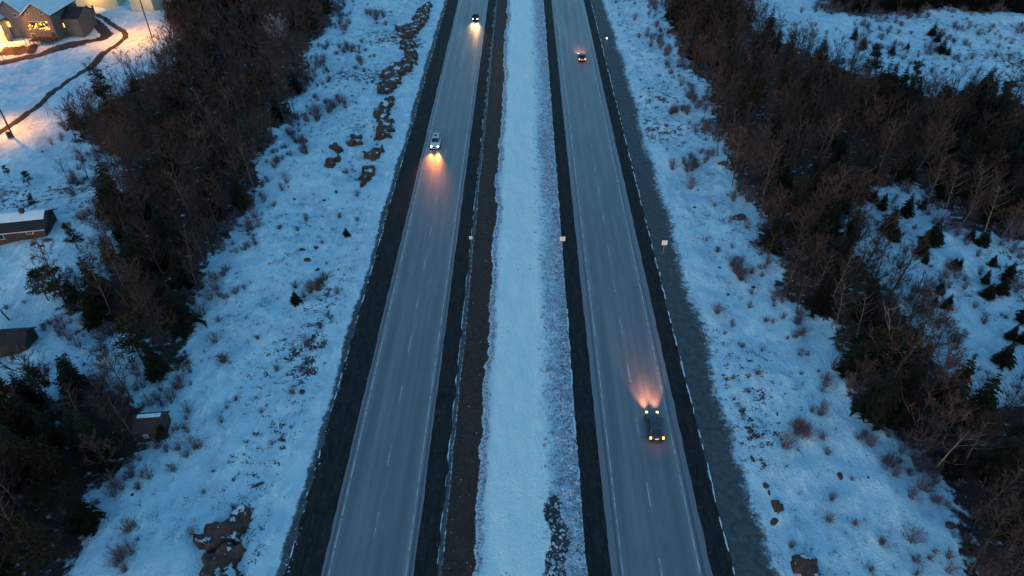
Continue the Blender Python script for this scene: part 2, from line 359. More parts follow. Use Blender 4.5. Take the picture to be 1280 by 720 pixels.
wv2 = 2.2*(fbm(X*0+9.1, Y/9, 65, 4)-0.5) + 1.2*(fbm(X/.9, Y/.9, 66, 3)-0.5)
gravel = np.maximum(sst(-7.95, -7.8, X)*(1-sst(-7.4, -7.0, X+0.4*wv))*0.85, np.maximum(sst(20.8, 21.2, X)*(1-sst(23.0, 27.2, X+wv2)), sst(22.0, 22.3, -X)*(1-sst(22.6, 23.9, -X+wv2*0.5))))
brown = sst(-7.5, -7.0, X+0.3*wv)*(1-sst(-4.6, -3.6, X+wv*0.9))
rubble = (0.62+0.5*(fbm(X/3, Y/14, 88, 3)-.5))*sst(1.8, 5.0, X+wv2*1.2)+0.3*sst(5.0, 6.8, X); rubble = rubble*(1-sst(7.2, 7.6, X))
rubble = np.maximum(rubble, 0.75*sst(-4.4, -3.8, X+wv)*(1-sst(-3.6, -2.6, X+wv)))
Dd = [P(700, 610), P(712, 720)]
dirt = sst(1.0, 0.2, np.abs(X-4.1-0.4*np.sin(Y))/1.6)*(1-sst(42, 47, Y))
median_light = sst(-3.6, -2.5, X)*(1-sst(2.5, 5, X))  # mask of the median snow that carries the painted brightness
rocky = np.maximum(sst(11, 2, np.hypot(X+32, (Y-190)*0.16)), sst(9, 1, np.hypot(X-31, (Y-150)*0.12)))
brush = np.clip(1.9*(fbm(X/13, Y/13, 71, 4)-0.38)*sst(23, 27, np.abs(X)) + 0.12*rocky*sst(120, 190, Y), 0, 0.8)*(1-0.7*sst(-90, -110, X)*sst(120, 150, Y))
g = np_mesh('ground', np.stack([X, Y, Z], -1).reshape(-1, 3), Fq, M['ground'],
   {'forest': forest.ravel(), 'gravel': gravel.ravel(), 'brown': brown.ravel(), 'rubble': rubble.ravel(), 'dirt': dirt.ravel(), 'median_light': median_light.ravel(), 'brush': brush.ravel()}, True)
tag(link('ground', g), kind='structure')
# ------------------------------------------------------------------ carriageways
Y0, Y1 = -60, 900
def strip(name, x0, x1, z, mt, y0=Y0, y1=Y1, step=4, cols=None, cx=0, wob=0.0, seed=0, kind='structure'):
    ys = np.arange(y0, y1+step, step); a = []
    xs = np.linspace(x0, x1, cols or 2)
    XX, YY = np.meshgrid(xs, ys)
    if wob:
        XX[:, 0] += wob*(fbm(YY[:, 0]/1.7, YY[:, 0]*0+seed, seed, 3)-0.5)*2
        XX[:, -1] += wob*(fbm(YY[:, 0]/1.7, YY[:, 0]*0+seed+5, seed+3, 3)-0.5)*2
    V = np.stack([XX-cx, YY, XX*0+z], -1).reshape(-1, 3); n, m = len(ys), len(xs)
    ii = np.arange(n*m).reshape(n, m)
    Fc = np.stack([ii[:-1, :-1], ii[:-1, 1:], ii[1:, 1:], ii[1:, :-1]], -1).reshape(-1, 4)
    o = link(name, np_mesh(name, V, Fc, mt)); o.location.x = cx
    if kind: o['kind'] = kind
    return o
def fine(name, x0, x1, z, mt, wob, seed): return strip(name, x0, x1, z, mt, y0=20, y1=330, step=0.35, wob=wob*2.2, seed=seed)
CL, CR = -14.5, 14.1
fine('outer_shoulder_left', -22.35, -18.7, 0.012, M['shoulder'], 0.16, 1)
fine('inner_shoulder_left', -10.3, -7.75, 0.012, M['shoulder'], 0.12, 2)
fine('inner_shoulder_right', 6.75, 9.5, 0.012, M['shoulder'], 0.18, 3)
fine('outer_shoulder_right', 18.8, 21.1, 0.012, M['shoulder'], 0.10, 4)
strip('road_left', -19.0, -10.0, 0.018, M['road'], y0=15, y1=330, step=0.8, wob=0.10, seed=5, cx=CL)
strip('road_right', 9.2, 19.0, 0.018, M['road'], y0=15, y1=330, step=0.8, wob=0.10, seed=6, cx=CR)
ml = MB()
for cx in (CL, CR):
    for e in (-3.75, 3.75):
        y = 20
        while y < 320:
            L = random.uniform(3, 9)
            ml.poly([(cx+e-.06, y, .024), (cx+e+.06, y, .024), (cx+e+.06, y+L, .024), (cx+e-.06, y+L, .024)]); y += L + random.choice((0.0, 0.0, 0.3))
    y = 21 + (0 if cx < 0 else 4.1)
    while y < 320:
        ml.poly([(cx-.055, y, .024), (cx+.055, y, .024), (cx+.055, y+3.1, .024), (cx-.055, y+3.1, .024)]); y += 9
tag(ml.build('lane_markings', M['paint']), kind='structure')
# snow windrows left along the shoulders by the plough
def windrow(name, x, wdt, hh, seed, gaps, label_stuff=True):
    ys = np.arange(25, 300, 0.35); n = len(ys)
    wv = (fbm(ys/2.2, ys*0+seed, seed, 4)-0.5)*0.35
    am = sst(gaps, gaps+0.22, fbm(ys/0.9, ys*0+seed+2, seed+5, 3))
    V = []; K = 5
    for j, t in enumerate(np.linspace(-1, 1, K)):
        V.append(np.stack([x+wv+t*wdt*(0.25+0.75*am)*(0.8+0.4*vnoise(ys*3, ys*0+j, seed)), ys, -0.02+(hh*am*(1-t*t)*(0.6+0.8*vnoise(ys*4, ys*0+j, seed+9)))], -1))
    V = np.stack(V, 1).reshape(-1, 3); ii = np.arange(n*K).reshape(n, K)
    Fc = np.stack([ii[:-1, :-1], ii[:-1, 1:], ii[1:, 1:], ii[1:, :-1]], -1).reshape(-1, 4)
    o = link(name, np_mesh(name, V, Fc, M['snow'], smooth=True)); o['kind'] = 'structure'; return o
windrow('snow_windrow', 21.15, 0.09, 0.14, 11, 0.40)
windrow('snow_windrow', -22.45, 0.09, 0.12, 13, 0.52)
windrow('snow_windrow', 6.75, 0.13, 0.16, 15, 0.45)
# ploughed clods (nobody could count them)
def clods(name, n, xf, yf, smin, smax, mt, label):
    base = np.array([(1, 0, -.3), (.3, .95, -.3), (-.8, .6, -.3), (-.8, -.6, -.3), (.3, -.95, -.3), (0.2, 0.1, .7), (-.3, -.1, .6)])
    fc = [(0, 1, 5), (1, 2, 5), (2, 6, 5), (2, 3, 6), (3, 4, 6), (4, 5, 6), (4, 0, 5)]
    xs = xf(n); ys = yf(n); zs = hgt(xs, ys); V = []; Fx = []
    s = smin + (smax-smin)*rng.random(n)**3; an = rng.random(n)*2*PI
    for k in range(n):
        c, d = math.cos(an[k]), math.sin(an[k]); jit = 1+0.45*(rng.random((7, 3))-.5)
        b = base*jit*np.array([s[k]*(0.7+rng.random()*0.9), s[k], s[k]*0.8])
        V.append(np.stack([xs[k]+b[:, 0]*c-b[:, 1]*d, ys[k]+b[:, 0]*d+b[:, 1]*c, zs[k]+b[:, 2]+s[k]*.12], -1)); Fx.append(np.array(fc)+7*k)
    o = link(name, np_mesh(name, np.concatenate(V), np.concatenate(Fx), mt)); tag(o, label, name.replace('_', ' '), kind='stuff'); return o
yf = lambda n: 28 + 215*rng.random(n)**1.3
clods('snow_clods', 8500, lambda n: 2.2+4.5*rng.beta(2.4, 1.2, n), yf, 0.05, 0.27, M['clod'], 'grey broken snow clods along the right side of the median')
clods('loose_snow_lumps', 900, lambda n: np.where(rng.random(n) < .5, -22.9+0.8*rng.random(n), 24.2+2.4*rng.random(n)), yf, 0.04, 0.16, M['clod'], 'loose lumps of snow on the gravel verges')
clods('gravel_lumps', 260, lambda n: -7.0+3.2*rng.random(n), yf, 0.03, 0.10, M['clod'], 'small pale lumps on the brown gravel strip')
# ------------------------------------------------------------------ dark paths by the houses
def path(name, pts, wdt, mt, dz=0.05, sm_=6):
    W = [P(a, b) for a, b in pts]; Q = []
    for a, b in zip(W[:-1], W[1:]):
        n = max(2, int((b-a).length/0.8)); Q += [a.lerp(b, k/n) for k in range(n)]
    Q.append(W[-1]); 
    for _ in range(sm_): Q = [Q[0]] + [(Q[k-1]+Q[k]*2+Q[k+1])/4 for k in range(1, len(Q)-1)] + [Q[-1]]
    b = MB()
    for k, q in enumerate(Q):
        d = (Q[min(k+1, len(Q)-1)]-Q[max(k-1, 0)]); d.z = 0; d.normalize(); s = Vector((-d.y, d.x, 0))
        ww = wdt*(0.9+0.25*random.random())
        for t in (-1, -.5, 0, .5, 1):
            r = q + s*(ww*t/2); b.v.append((r.x, r.y, float(hgt(r.x, r.y))+(dz if abs(t) < 1 else -0.03)))
    for k in range(len(Q)-1):
        for j in range(4): b.f.append((5*k+j, 5*k+j+1, 5*k+6+j, 5*k+5+j))
    return tag(b.build(name, mt), kind='structure')
path('path', [(-30, 180), (0, 166), (25, 150), (48, 132), (80, 104), (115, 77), (143, 57), (157, 49), (158, 43), (150, 36), (133, 26), (115, 17)], 1.5, M['asphalt_path'], 0.14)
path('driveway', [(-12, 80), (30, 73), (60, 65), (100, 54), (135, 45)], 5.2, M['asphalt_path'], 0.16, 1)
path('yard', [(2, 64), (46, 61)], 5.0, M['asphalt_path'], 0.13, 1)
path('driveway', [(136, 46), (128, 36), (116, 26), (106, 17)], 3.0, M['asphalt_path'], 0.17, 1)
# ------------------------------------------------------------------ rocks
def rock_mesh(seed, sub=3):
    import bmesh
    bm = bmesh.new(); bmesh.ops.create_icosphere(bm, subdivisions=sub, radius=1)
    r = random.Random(seed); pl = [(Vector((r.gauss(0, 1), r.gauss(0, 1), r.gauss(0, .7))).normalized(), r.uniform(.55, .9)) for _ in range(14)]
    for v in bm.verts:
        for n, d in pl:
            k = v.co.dot(n)
            if k > d: v.co -= n*(k-d)*0.92
        v.co *= 1+0.24*(float(fbm(v.co.x*2.3+seed, v.co.y*2.3+v.co.z*3.1, seed, 4))-.5)
    me = bpy.data.meshes.new('rock'); bm.to_mesh(me); bm.free(); me.materials.append(M['rock']); return me
RM = [rock_mesh(k, 4 if k < 3 else 3) for k in range(9)]
def rock(px, py, sx, sy, sz, label, rz=None, k=None, group=None, name='rock', sink=0.25):
    p = P(px, py); o = link(name, RM[random.randrange(9) if k is None else k])
    o.location = (p.x, p.y, p.z - sz*sink); o.scale = (sx, sy, sz)
    o.rotation_euler = (random.uniform(-.15, .15), random.uniform(-.15, .15), random.uniform(0, 6.28) if rz is None else rz)
    tag(o, label, 'rock', group); return o
def outcrop(pts, h, label, group=None, sp=.25):
    W = W2(pts); xs = [p[0] for p in W]; ys = [p[1] for p in W]
    x = np.arange(min(xs)-1, max(xs)+1, sp); y = np.arange(min(ys)-1, max(ys)+1, sp); XX, YY = np.meshgrid(x, y)
    jx = XX+2.6*(fbm(XX/1.1, YY/1.1, 11, 4)-.5); jy = YY+2.6*(fbm(XX/1.1, YY/1.1, 12, 4)-.5)
    ins = inpoly(jx, jy, W).astype(float); e = ins.copy()
    for _ in range(1): e[1:-1, 1:-1] = (e[1:-1, 1:-1]*2+e[:-2, 1:-1]+e[2:, 1:-1]+e[1:-1, :-2]+e[1:-1, 2:])/6
    e = np.minimum(e, 1)
    rg = 1-np.abs(2*fbm(XX/1.6+3, YY/1.1, 15, 3)-1); blk = np.floor(fbm(XX/1.0+.4*YY, YY/.8, 19, 2)*9)/9*1.5
    zz = hgt(XX, YY) - .45 + h*(sst(.15, .85, e)*(.45+.5*blk+.35*rg)) + .45*sst(.25, .5, e)
    cx, cy = float(np.mean(xs)), float(np.mean(ys)); cz = float(hgt(cx, cy)); n, m = XX.shape; idx = np.arange(n*m).reshape(n, m)
    q = np.stack([idx[:-1, :-1], idx[:-1, 1:], idx[1:, 1:], idx[1:, :-1]], -1).reshape(-1, 4)
    keep = (e.ravel()[q] > .12).any(1); q = q[keep]; u, inv = np.unique(q, return_inverse=True)
    V = np.stack([XX-cx, YY-cy, zz-cz], -1).reshape(-1, 3)[u]
    o = link('rock_outcrop', np_mesh('rock_outcrop', V, inv.reshape(q.shape), M['bare_rock'])); o.location = (cx, cy, cz); tag(o, label, 'rock', group); return o
def zp(ox, oy, sc, pts): return [(ox+a/sc, oy+b/sc) for a, b in pts]
outcrop(zp(230, 620, 7.2, [(60,430),(90,395),(160,415),(270,330),(320,290),(430,265),(465,250),(380,205),(400,175),(480,190),(540,140),(580,145),(630,135),(645,220),(610,320),(560,420),(470,480),(400,480),(330,450),(280,470),(190,480),(110,465)]), 1.0, 'large winged brown rock outcrop on the left bank near the bottom of the photo')
outcrop(zp(230, 620, 7.2, [(150,620),(200,570),(270,540),(360,520),(440,490),(510,490),(500,550),(440,600),(470,800),(150,800)]), 1.1, 'brown outcrop cut by the bottom edge below the large winged left outcrop')
outcrop(zp(860, 420, 2.4, [(245,475),(262,490),(290,500),(303,520),(295,540),(270,535),(250,515)]), .5, 'rust brown outcrop in the snow right of the highway, upper of two')
outcrop(zp(860, 420, 2.4, [(300,650),(330,650),(360,670),(410,720),(450,790),(350,760),(315,690)]), .6, 'long rust brown outcrop at the bottom edge right of the highway')
CH = 'ledge of brown rock left of the road, '
Z5 = lambda p: zp(460, 20, 6, p)
Z3 = lambda p: zp(220, 0, 3, p)
for pts, lab in [(Z5([(215,100),(250,95),(300,70),(340,60),(350,0),(380,-40),(440,-90),(470,-90),(450,20),(400,100),(350,150),(330,170),(270,190),(230,150)]), 'topmost and largest, reaching the photo top'), (Z5([(250,205),(330,185),(355,230),(350,290),(300,290),(260,240)]), 'short neck piece below the topmost'), (Z5([(300,270),(355,280),(355,370),(310,420),(250,450),(245,490),(190,560),(130,590),(70,585),(65,560),(110,510),(105,460),(140,410),(200,370),(260,350)]), 'long middle piece curving down to the left'), (Z3([(760,390),(815,365),(810,420),(780,450),(745,440)]), 'first small piece under the long middle one'), (Z3([(765,450),(812,460),(805,515),(745,535)]), 'rusty block in the lower chain'), (Z3([(785,540),(775,580),(735,605),(715,590)]), 'narrow slanting piece in the lower chain'), (Z3([(705,630),(745,625),(722,695),(692,715)]), 'lowest thin piece of the chain'), (Z3([(540,618),(590,592),(622,600),(600,628),(560,634)]), 'flat red brown piece left of the chain'), (Z3([(652,520),(692,495),(694,540),(660,552)]), 'small block left of the lower chain'), (Z3([(590,545),(640,560),(625,578),(588,565)]), 'thin sliver above the flat red brown piece')]:
    outcrop(pts, .75, CH+lab, sp=.3)
rock(968, 652, .6, .5, .3, 'small dark rock just below the upper rust brown outcrop', 0, 4)
rock(958, 607, .5, .45, .3, 'dark broken rock just above the upper rust brown outcrop', 0, 5)
rock(941, 574, .28, .7, .25, 'thin dark rock edge standing out of the right bank snow', .2, 6)
rock(939, 539, .5, .4, .3, 'dark three cornered rock on the right bank beside the gravel verge', 0, 7)
rock(927, 514, .5, .4, .25, 'dark rock hollow at the edge of the right gravel verge', 0, 8)
rock(1187, 657, .8, .6, .5, 'dark boulder at the edge of the right wood near the bottom', 0.4, 3)
rock(905, 204, 1.3, .7, .5, 'oval dark boulder at the foot of the trees on the right bank', 0, 2)
rock(924, 272, 1.5, 1.1, .7, 'jagged brown ledge under snow at the edge of the right wood', .5, 1, name='rock_outcrop')
rock(938, 303, .6, .4, .3, 'small dark rock with snow on it below the jagged right ledge', .5, 6)
for k, (px, py, a, b) in enumerate([(395,310,.8,.6),(383,325,1.1,.8),(378,312,.7,.6),(397,337,.6,.3),(323,606,.35,1.0),(378,490,.5,.8),(450,100,.9,.5),(462,70,.8,.5),(440,120,.7,.5),(488,15,.8,.6),(500,60,.6,.5),(455,190,.6,.5),(430,215,.7,.4),(445,225,.6,.4),(405,250,.6,.4),(420,240,.8,.4)]):
    rock(px, py, a*.78, b*.78, .3, 'small dark rock poking from the snow of the left bank', group='small rocks on the left bank')
for k in range(60):
    x = random.uniform(27, 42) if k % 2 else random.uniform(-48, -26); y = random.uniform(40, 215); a, b, _ = proj((x, y, 0)); q = random.uniform(.2, .55)
    rock(a, b, q, q*.7, q*.5, 'little dark stone in the snow of the ' + ('right' if k % 2 else 'left') + ' bank', group='little stones on the ' + ('right' if k % 2 else 'left') + ' bank')
# ------------------------------------------------------------------ vegetation meshes
def bare_tree(seed, h=9.0, r=2.6, tw=0.046, n1=16, stems=1, dens=1.0, flare=1.0):
    random.seed(seed); T = MB(); K = MB(); tips = []
    for s_ in range(stems):
        lean = Vector((random.uniform(-.12, .12), random.uniform(-.12, .12), 1)) + (Vector((math.cos(s_*2.4), math.sin(s_*2.4), 0))*.22 if stems > 1 else Vector())
        pts = []; p = Vector((0.12*s_, 0.1*s_, -0.3)); seg = 6; hh = h*random.uniform(.85, 1)
        for i in range(seg+1):
            pts.append(p.copy()); p = p + Vector((lean.x+random.uniform(-.08, .08), lean.y+random.uniform(-.08, .08), 1))*(hh/seg)
        r0 = 0.015*h*(0.8 if stems > 1 else 1); T.tube(pts, [r0*(1-i/seg*.88) for i in range(seg+1)], 5)
        for k in range(n1):
            u = 0.28 + 0.70*(k+random.random())/n1; q = u*seg; i = min(int(q), seg-1); b = pts[i].lerp(pts[i+1], q-i)
            az = k*2.4+random.uniform(-.4, .4); L = r*(1.25-0.85*u)*random.uniform(.8, 1.25)*flare
            d = Vector((math.cos(az), math.sin(az), random.uniform(.6, 1.3))).normalized()
            m1 = b+d*L*.5; e = m1+(d+Vector((0, 0, .45))).normalized()*L*.6
            T.tube([b, m1, e], [r0*.32, r0*.2, r0*.06], 3, False)
            for jj in range(int(6*dens)):
                t = random.uniform(.25, 1); bb = b.lerp(m1, t*2) if t < .5 else m1.lerp(e, t*2-1)
                d2 = (d*.6+Vector((random.gauss(0, .7), random.gauss(0, .7), random.uniform(.1, 1)))).normalized(); L2 = L*random.uniform(.3, .5)
                e2 = bb+d2*L2; K.ribbon(bb, e2, tw*1.3, tw*.7)
                for q2 in range(7):
                    t2 = random.uniform(.2, 1); c = bb.lerp(e2, t2); d3 = (d2*.8+Vector((random.gauss(0, .6), random.gauss(0, .6), random.uniform(0, .9)))).normalized()
                    L3 = L2*random.uniform(.35, .7); e3 = c+d3*L3; K.ribbon(c, e3, tw*.8, tw*.4)
                    if random.random() < .7:
                        c2 = c.lerp(e3, .5); K.ribbon(c2, c2+(d3+Vector((random.gauss(0, .6), random.gauss(0, .6), .2))).normalized()*L3*.6, tw*.7, tw*.3)
    return T, K
def spruce(seed, h=8.0, r=1.9, tiers=15):
    random.seed(seed); T = MB(); K = MB()
    T.tube([(0, 0, -.3), (0, 0, h*.5), (0, 0, h*.97)], [.016*h, .010*h, .003*h], 5)
    for t in range(tiers):
        u = t/(tiers-1); z = h*(.10+.86*u); R0 = r*((1-u)**.85)*random.uniform(.85, 1.1)+.12; nb = max(4, int(11-6*u)); off = random.random()*6
        for b in range(nb):
            az = off+2*PI*b/nb+random.uniform(-.25, .25); R = R0*random.uniform(.6, 1.2)
            d = Vector((math.cos(az), math.sin(az), 0)); s = Vector((-d.y, d.x, 0)); dr = random.uniform(.15, .42)
            a = Vector((0, 0, z+random.uniform(-.1, .15))); m = a+d*R*.55+Vector((0, 0, -R*dr*.4)); e = a+d*R+Vector((0, 0, -R*dr))
            w_ = R*.20+.06
            n = len(K.v); K.v += [tuple(a), tuple(m-s*w_), tuple(e), tuple(m+s*w_)]; K.f.append((n, n+1, n+2, n+3))
            for q in range(5):
                t2 = random.uniform(.3, .95); c = a.lerp(e, t2); sd_ = 1 if q % 2 else -1
                tip = c + d*R*.18 + s*sd_*w_*random.uniform(1.0, 2.2) + Vector((0, 0, -random.uniform(.02, .25)*R*.6))
                bk = c - d*R*.12
                n = len(K.v); K.v += [tuple(bk), tuple(tip), tuple(c+d*R*.1)]; K.f.append((n, n+1, n+2))
    return T, K
def pine(seed, h=8.0, r=2.6):
    random.seed(seed); T = MB(); K = MB()
    T.tube([(0, 0, -.3), (.1, 0, h*.5), (0, .1, h*.9)], [.02*h, .013*h, .004*h], 5)
    for c_ in range(46):
        u = random.uniform(.25, 1); az = c_*2.4; R = r*(1.1-u*.75)*random.uniform(.35, 1); c = Vector((math.cos(az)*R, math.sin(az)*R, h*u))
        T.tube([(0, 0, h*u*.93), c], [.04, .015], 3, False)
        cr = random.uniform(.45, .8)
        for q in range(34):
            d = Vector((random.gauss(0, 1), random.gauss(0, 1), random.gauss(0, .6))).normalized(); a = c+d*cr*random.uniform(.1, .9)
            e = a+(d+Vector((0, 0, .4))).normalized()*.34; K.ribbon(a, e, .16, .05)
    return T, K
def bush(seed, h=1.6, r=1.0, n=48, tw=.022):
    random.seed(seed); K = MB()
    for k in range(n):
        az = random.random()*6.28; a = Vector((math.cos(az)*.12*r, math.sin(az)*.12*r, -.05)); sp = random.random()
        e = Vector((math.cos(az)*r*sp, math.sin(az)*r*sp, h*random.uniform(.55, 1)*(1-.35*sp))); m = a.lerp(e, .5)+Vector((0, 0, .12*h))
        K.ribbon(a, m, tw*1.5, tw); K.ribbon(m, e, tw, tw*.5)
        for q in range(6):
            c = (a.lerp(m, random.random()) if random.random() < .3 else m.lerp(e, random.random()))
            K.ribbon(c, c+Vector((random.gauss(0, .5), random.gauss(0, .5), random.uniform(.2, 1))).normalized()*h*random.uniform(.15, .35), tw*.8, tw*.4)
    return K
BT = [bare_tree(100+k, h=random.Random(k).uniform(8, 10.5), r=random.Random(k+50).uniform(2.5, 3.4)) for k in range(7)]
SP = [spruce(200+k, h=[8.5, 7.5, 9.5, 6.5, 8][k], r=[2.0, 2.2, 2.1, 1.7, 2.4][k], tiers=[16, 14, 17, 13, 14][k]) for k in range(5)]
PN = [pine(300+k, h=[7.5, 8.5, 6.5][k]) for k in range(3)]
BU = [bush(400+k, h=[1.5, 1.2, 2.0, 0.9][k], r=[1.0, 1.1, 1.3, .8][k]) for k in range(4)]
random.seed(11)
BTm = [(t.mesh('trunk', M['pale_bark'] if i_ == 1 else (M['mid_bark'] if i_ in (2, 5) else M['bark'])), k.mesh('crown', M['twig'])) for i_, (t, k) in enumerate(BT)]
SPm = [(t.mesh('trunk', M['bark']), k.mesh('crown', M['needle'])) for t, k in SP]
PNm = [(t.mesh('trunk', M['bark']), k.mesh('crown', M['pine'])) for t, k in PN]
BUm = [k.mesh('bush', M['bush']) for k in BU]
def put_tree(name, meshes, p, sc, label, cat, group=None, rz=None):
    o = empty(name, p, random.uniform(0, 6.28) if rz is None else rz, sc); tag(o, label, cat, group)
    link('trunk', meshes[0], o); link('crown', meshes[1], o); return o
# ------------------------------------------------------------------ scatter the woods
def scatter(poly, spacing, seed, dens=1.0, wp=False):
    r = random.Random(seed); xs = [p[0] for p in poly]; ys = [p[1] for p in poly]; pts = []; grid = {}
    A = (max(xs)-min(xs))*(max(ys)-min(ys)); N = int(A/(spacing**2)*4*dens)
    X_ = np.array([r.uniform(min(xs), max(xs)) for _ in range(N)]); Y_ = np.array([r.uniform(min(ys), max(ys)) for _ in range(N)])
    ok = inpoly(*(warp(X_, Y_) if wp else (X_, Y_)), poly)
    for x, y in zip(X_[ok], Y_[ok]):
        gx_, gy_ = int(x/spacing), int(y/spacing)
        if any((x-a)**2+(y-b)**2 < spacing**2 for i_ in (-1, 0, 1) for j_ in (-1, 0, 1) for a, b in grid.get((gx_+i_, gy_+j_), ())): continue
        grid.setdefault((gx_, gy_), []).append((x, y)); pts.append((x, y))
    return pts
LM = [(150, 110, 'near the lit path'), (130, 250, 'beside the long snow roofed house'), (90, 350, 'on the snowy yard left of the wood'), (190, 350, 'in the dark lower left wood'), (240, 200, 'in the middle of the left wood'), (330, 60, 'near the frosted pale tree'), (320, 200, 'along the highway side of the left wood'), (230, 430, 'at the lower tip of the left wood'), (160, 510, 'around the small olive house'), (60, 560, 'in the black wood at bottom left'), (60, 690, 'in the bottom left corner wood'),
      (860, 60, 'at the top of the right wood'), (920, 180, 'on the highway side of the right wood'), (980, 100, 'in the upper right wood'), (1150, 140, 'below the far right snowfield'), (1240, 210, 'above the right clearing'), (1040, 240, 'in the middle of the right wood'), (1000, 340, 'halfway down the right wood by the bank'), (1100, 420, 'around the pale twin stemmed tree'), (1150, 530, 'around the pale forked dead tree'), (1240, 640, 'in the bottom right corner wood'), (1250, 520, 'below the right clearing'), (1180, 0, 'in the far wood at top right')]
def where(p):
    a, b, _ = proj(p); return min(LM, key=lambda l: (l[0]-a)**2+((l[1]-b)*1.3)**2)[2]
EV = [(95, 372, 60, .9), (175, 360, 75, .7), (245, 60, 90, .35), (240, 210, 90, .3), (50, 600, 110, .92), (150, 520, 40, .3), (1010, 260, 70, .55), (1070, 270, 70, .6), (1140, 130, 70, .75), (1240, 200, 80, .8), (860, 40, 40, .35), (1100, 490, 60, .45), (1220, 620, 70, .45), (1160, -10, 120, .7), (1000, 40, 60, .4), (1190, 620, 40, .6), (1030, 200, 60, .5)]
bare, ever = [], []
for zi, (zn, poly) in enumerate(FW.items()):
    for x, y in scatter(poly, 2.45 if zn != 'low_left' else 2.4, 20+zi, wp=True):
        p = Vector((x, y, float(hgt(x, y)))); a, b, zc = proj(p); a2, b2, _ = proj(p+Vector((0, 0, 9)))
        if a < -70 or a > 1350 or b2 > 745 or b < -45: continue
        pe = 0.17
        for ex, ey, er, ep in EV:
            dd = math.hypot(a-ex, b-ey)
            if dd < er: pe = max(pe, ep*(1-.4*dd/er))
        inview = -15 < a < 1295 and b > -5 and b2 < 735
        (ever if random.random() < pe else bare).append((zc + (0 if inview else 1e4), p, a, b))
print('bare', len(bare), 'ever', len(ever))
def stuff_trees(name, lst, src, mt_t, label, cat):
    for part, idx in (('trunk', 0), ('crown', 1)): pass
    V = []; Fq_ = []; n = 0; arr = []
    for t, k in src:
        vs = np.array(t.v+k.v); fs = [f for f in t.f] ; o = len(t.v); fs = fs + [tuple(q+o for q in f) for f in k.f]
        tri = []
        for f in fs:
            for j in range(1, len(f)-1): tri.append((f[0], f[j], f[j+1]))
        arr.append((vs, np.array(tri)))
    for _, p, a, b in lst:
        vs, tri = random.choice(arr); s = random.uniform(.75, 1.1); an = random.random()*6.28; c, d = math.cos(an)*s, math.sin(an)*s
        V.append(np.stack([vs[:, 0]*c-vs[:, 1]*d+p.x, vs[:, 0]*d+vs[:, 1]*c+p.y, vs[:, 2]*s+p.z], -1)); Fq_.append(tri+n); n += len(vs)
    if V:
        o = link(name, np_mesh(name, np.concatenate(V), np.concatenate(Fq_), mt_t)); tag(o, label, cat, kind='stuff')
bare.sort(key=lambda t: t[0]); ever.sort(key=lambda t: t[0])
def near_edge(p):
    q = [(p.x+3.5*math.cos(t), p.y+3.5*math.sin(t)) for t in (0, 1.57, 3.14, 4.71)]
    return not in_forest(np.array([a for a, _ in q]), np.array([b for _, b in q])).all()
def desc(p, s, kind, lo, hi):
    size = 'low' if s < lo else ('tall' if s > hi else 'mid sized')
    return f"{size} {kind} {'at the snow edge' if near_edge(p) else 'deep'} {where(p)}"
for zc, p, a, b in bare[:296]:
    s_ = random.uniform(.58, 1.12); d_ = desc(p, s_, 'bare tree', .76, .96)
    put_tree('bare_tree', random.choice(BTm), p, s_, d_, 'tree', d_.replace('tree', 'trees', 1))
small = [bare_tree(500+k, h=9, r=2.9, tw=.05, n1=9, dens=.7) for k in range(4)]
stuff_trees('leafless_wood', bare[296:], small, M['twig'], 'brown mass of leafless trees filling the far parts of the woods', 'wood')
for zc, p, a, b in ever[:260]:
    s_ = random.uniform(.7, 1.12)
    if random.random() < .78:
        d_ = desc(p, s_, 'spruce', .84, .98); put_tree('spruce_tree', random.choice(SPm), p, s_, d_, 'tree', d_.replace('spruce', 'spruces', 1))
    else:
        d_ = desc(p, s_, 'pine', .84, .98); put_tree('pine_tree', random.choice(PNm), p, s_, d_, 'tree', d_.replace('pine', 'pines', 1))
stuff_trees('evergreen_wood', ever[260:], [SP[1]], M['needle'], 'dark mass of evergreens in the far parts of the woods', 'wood')
# trees that stand out
T, K = bare_tree(901, h=11.5, r=4.2, stems=2, n1=11, tw=.03); tw_m = (T.mesh('trunk', M['pale_bark']), K.mesh('crown', M['bark']))
put_tree('bare_tree', tw_m, P(1112, 478), 1.0, 'tall pale twin stemmed bare tree spreading over the right wood', 'tree', rz=.4)
T, K = bare_tree(902, h=8.5, r=3.4, n1=6, tw=.03, dens=.3); fk = (T.mesh('trunk', M['pale_bark']), K.mesh('crown', M['pale_bark']))
put_tree('bare_tree', fk, P(1166, 588), 1.0, 'pale forked dead tree standing at the edge of the lower right wood', 'tree')
put_tree('bare_tree', fk, P(1138, 535), .55, 'small crooked pale tree left of the pale forked dead tree', 'tree')
T, K = bare_tree(903, h=8, r=3.4, tw=.05, dens=1.3); fr = (T.mesh('trunk', M['bark']), K.mesh('crown', M['frost_twig']))
put_tree('bare_tree', fr, P(352, 70), 1.15, 'frosted pale blue bare tree inside the upper left wood', 'tree')
T, K = bare_tree(904, h=8, r=2.8, tw=.03, n1=11, dens=.8); ed = (T.mesh('trunk', M['bark']), K.mesh('crown', M['twig']))
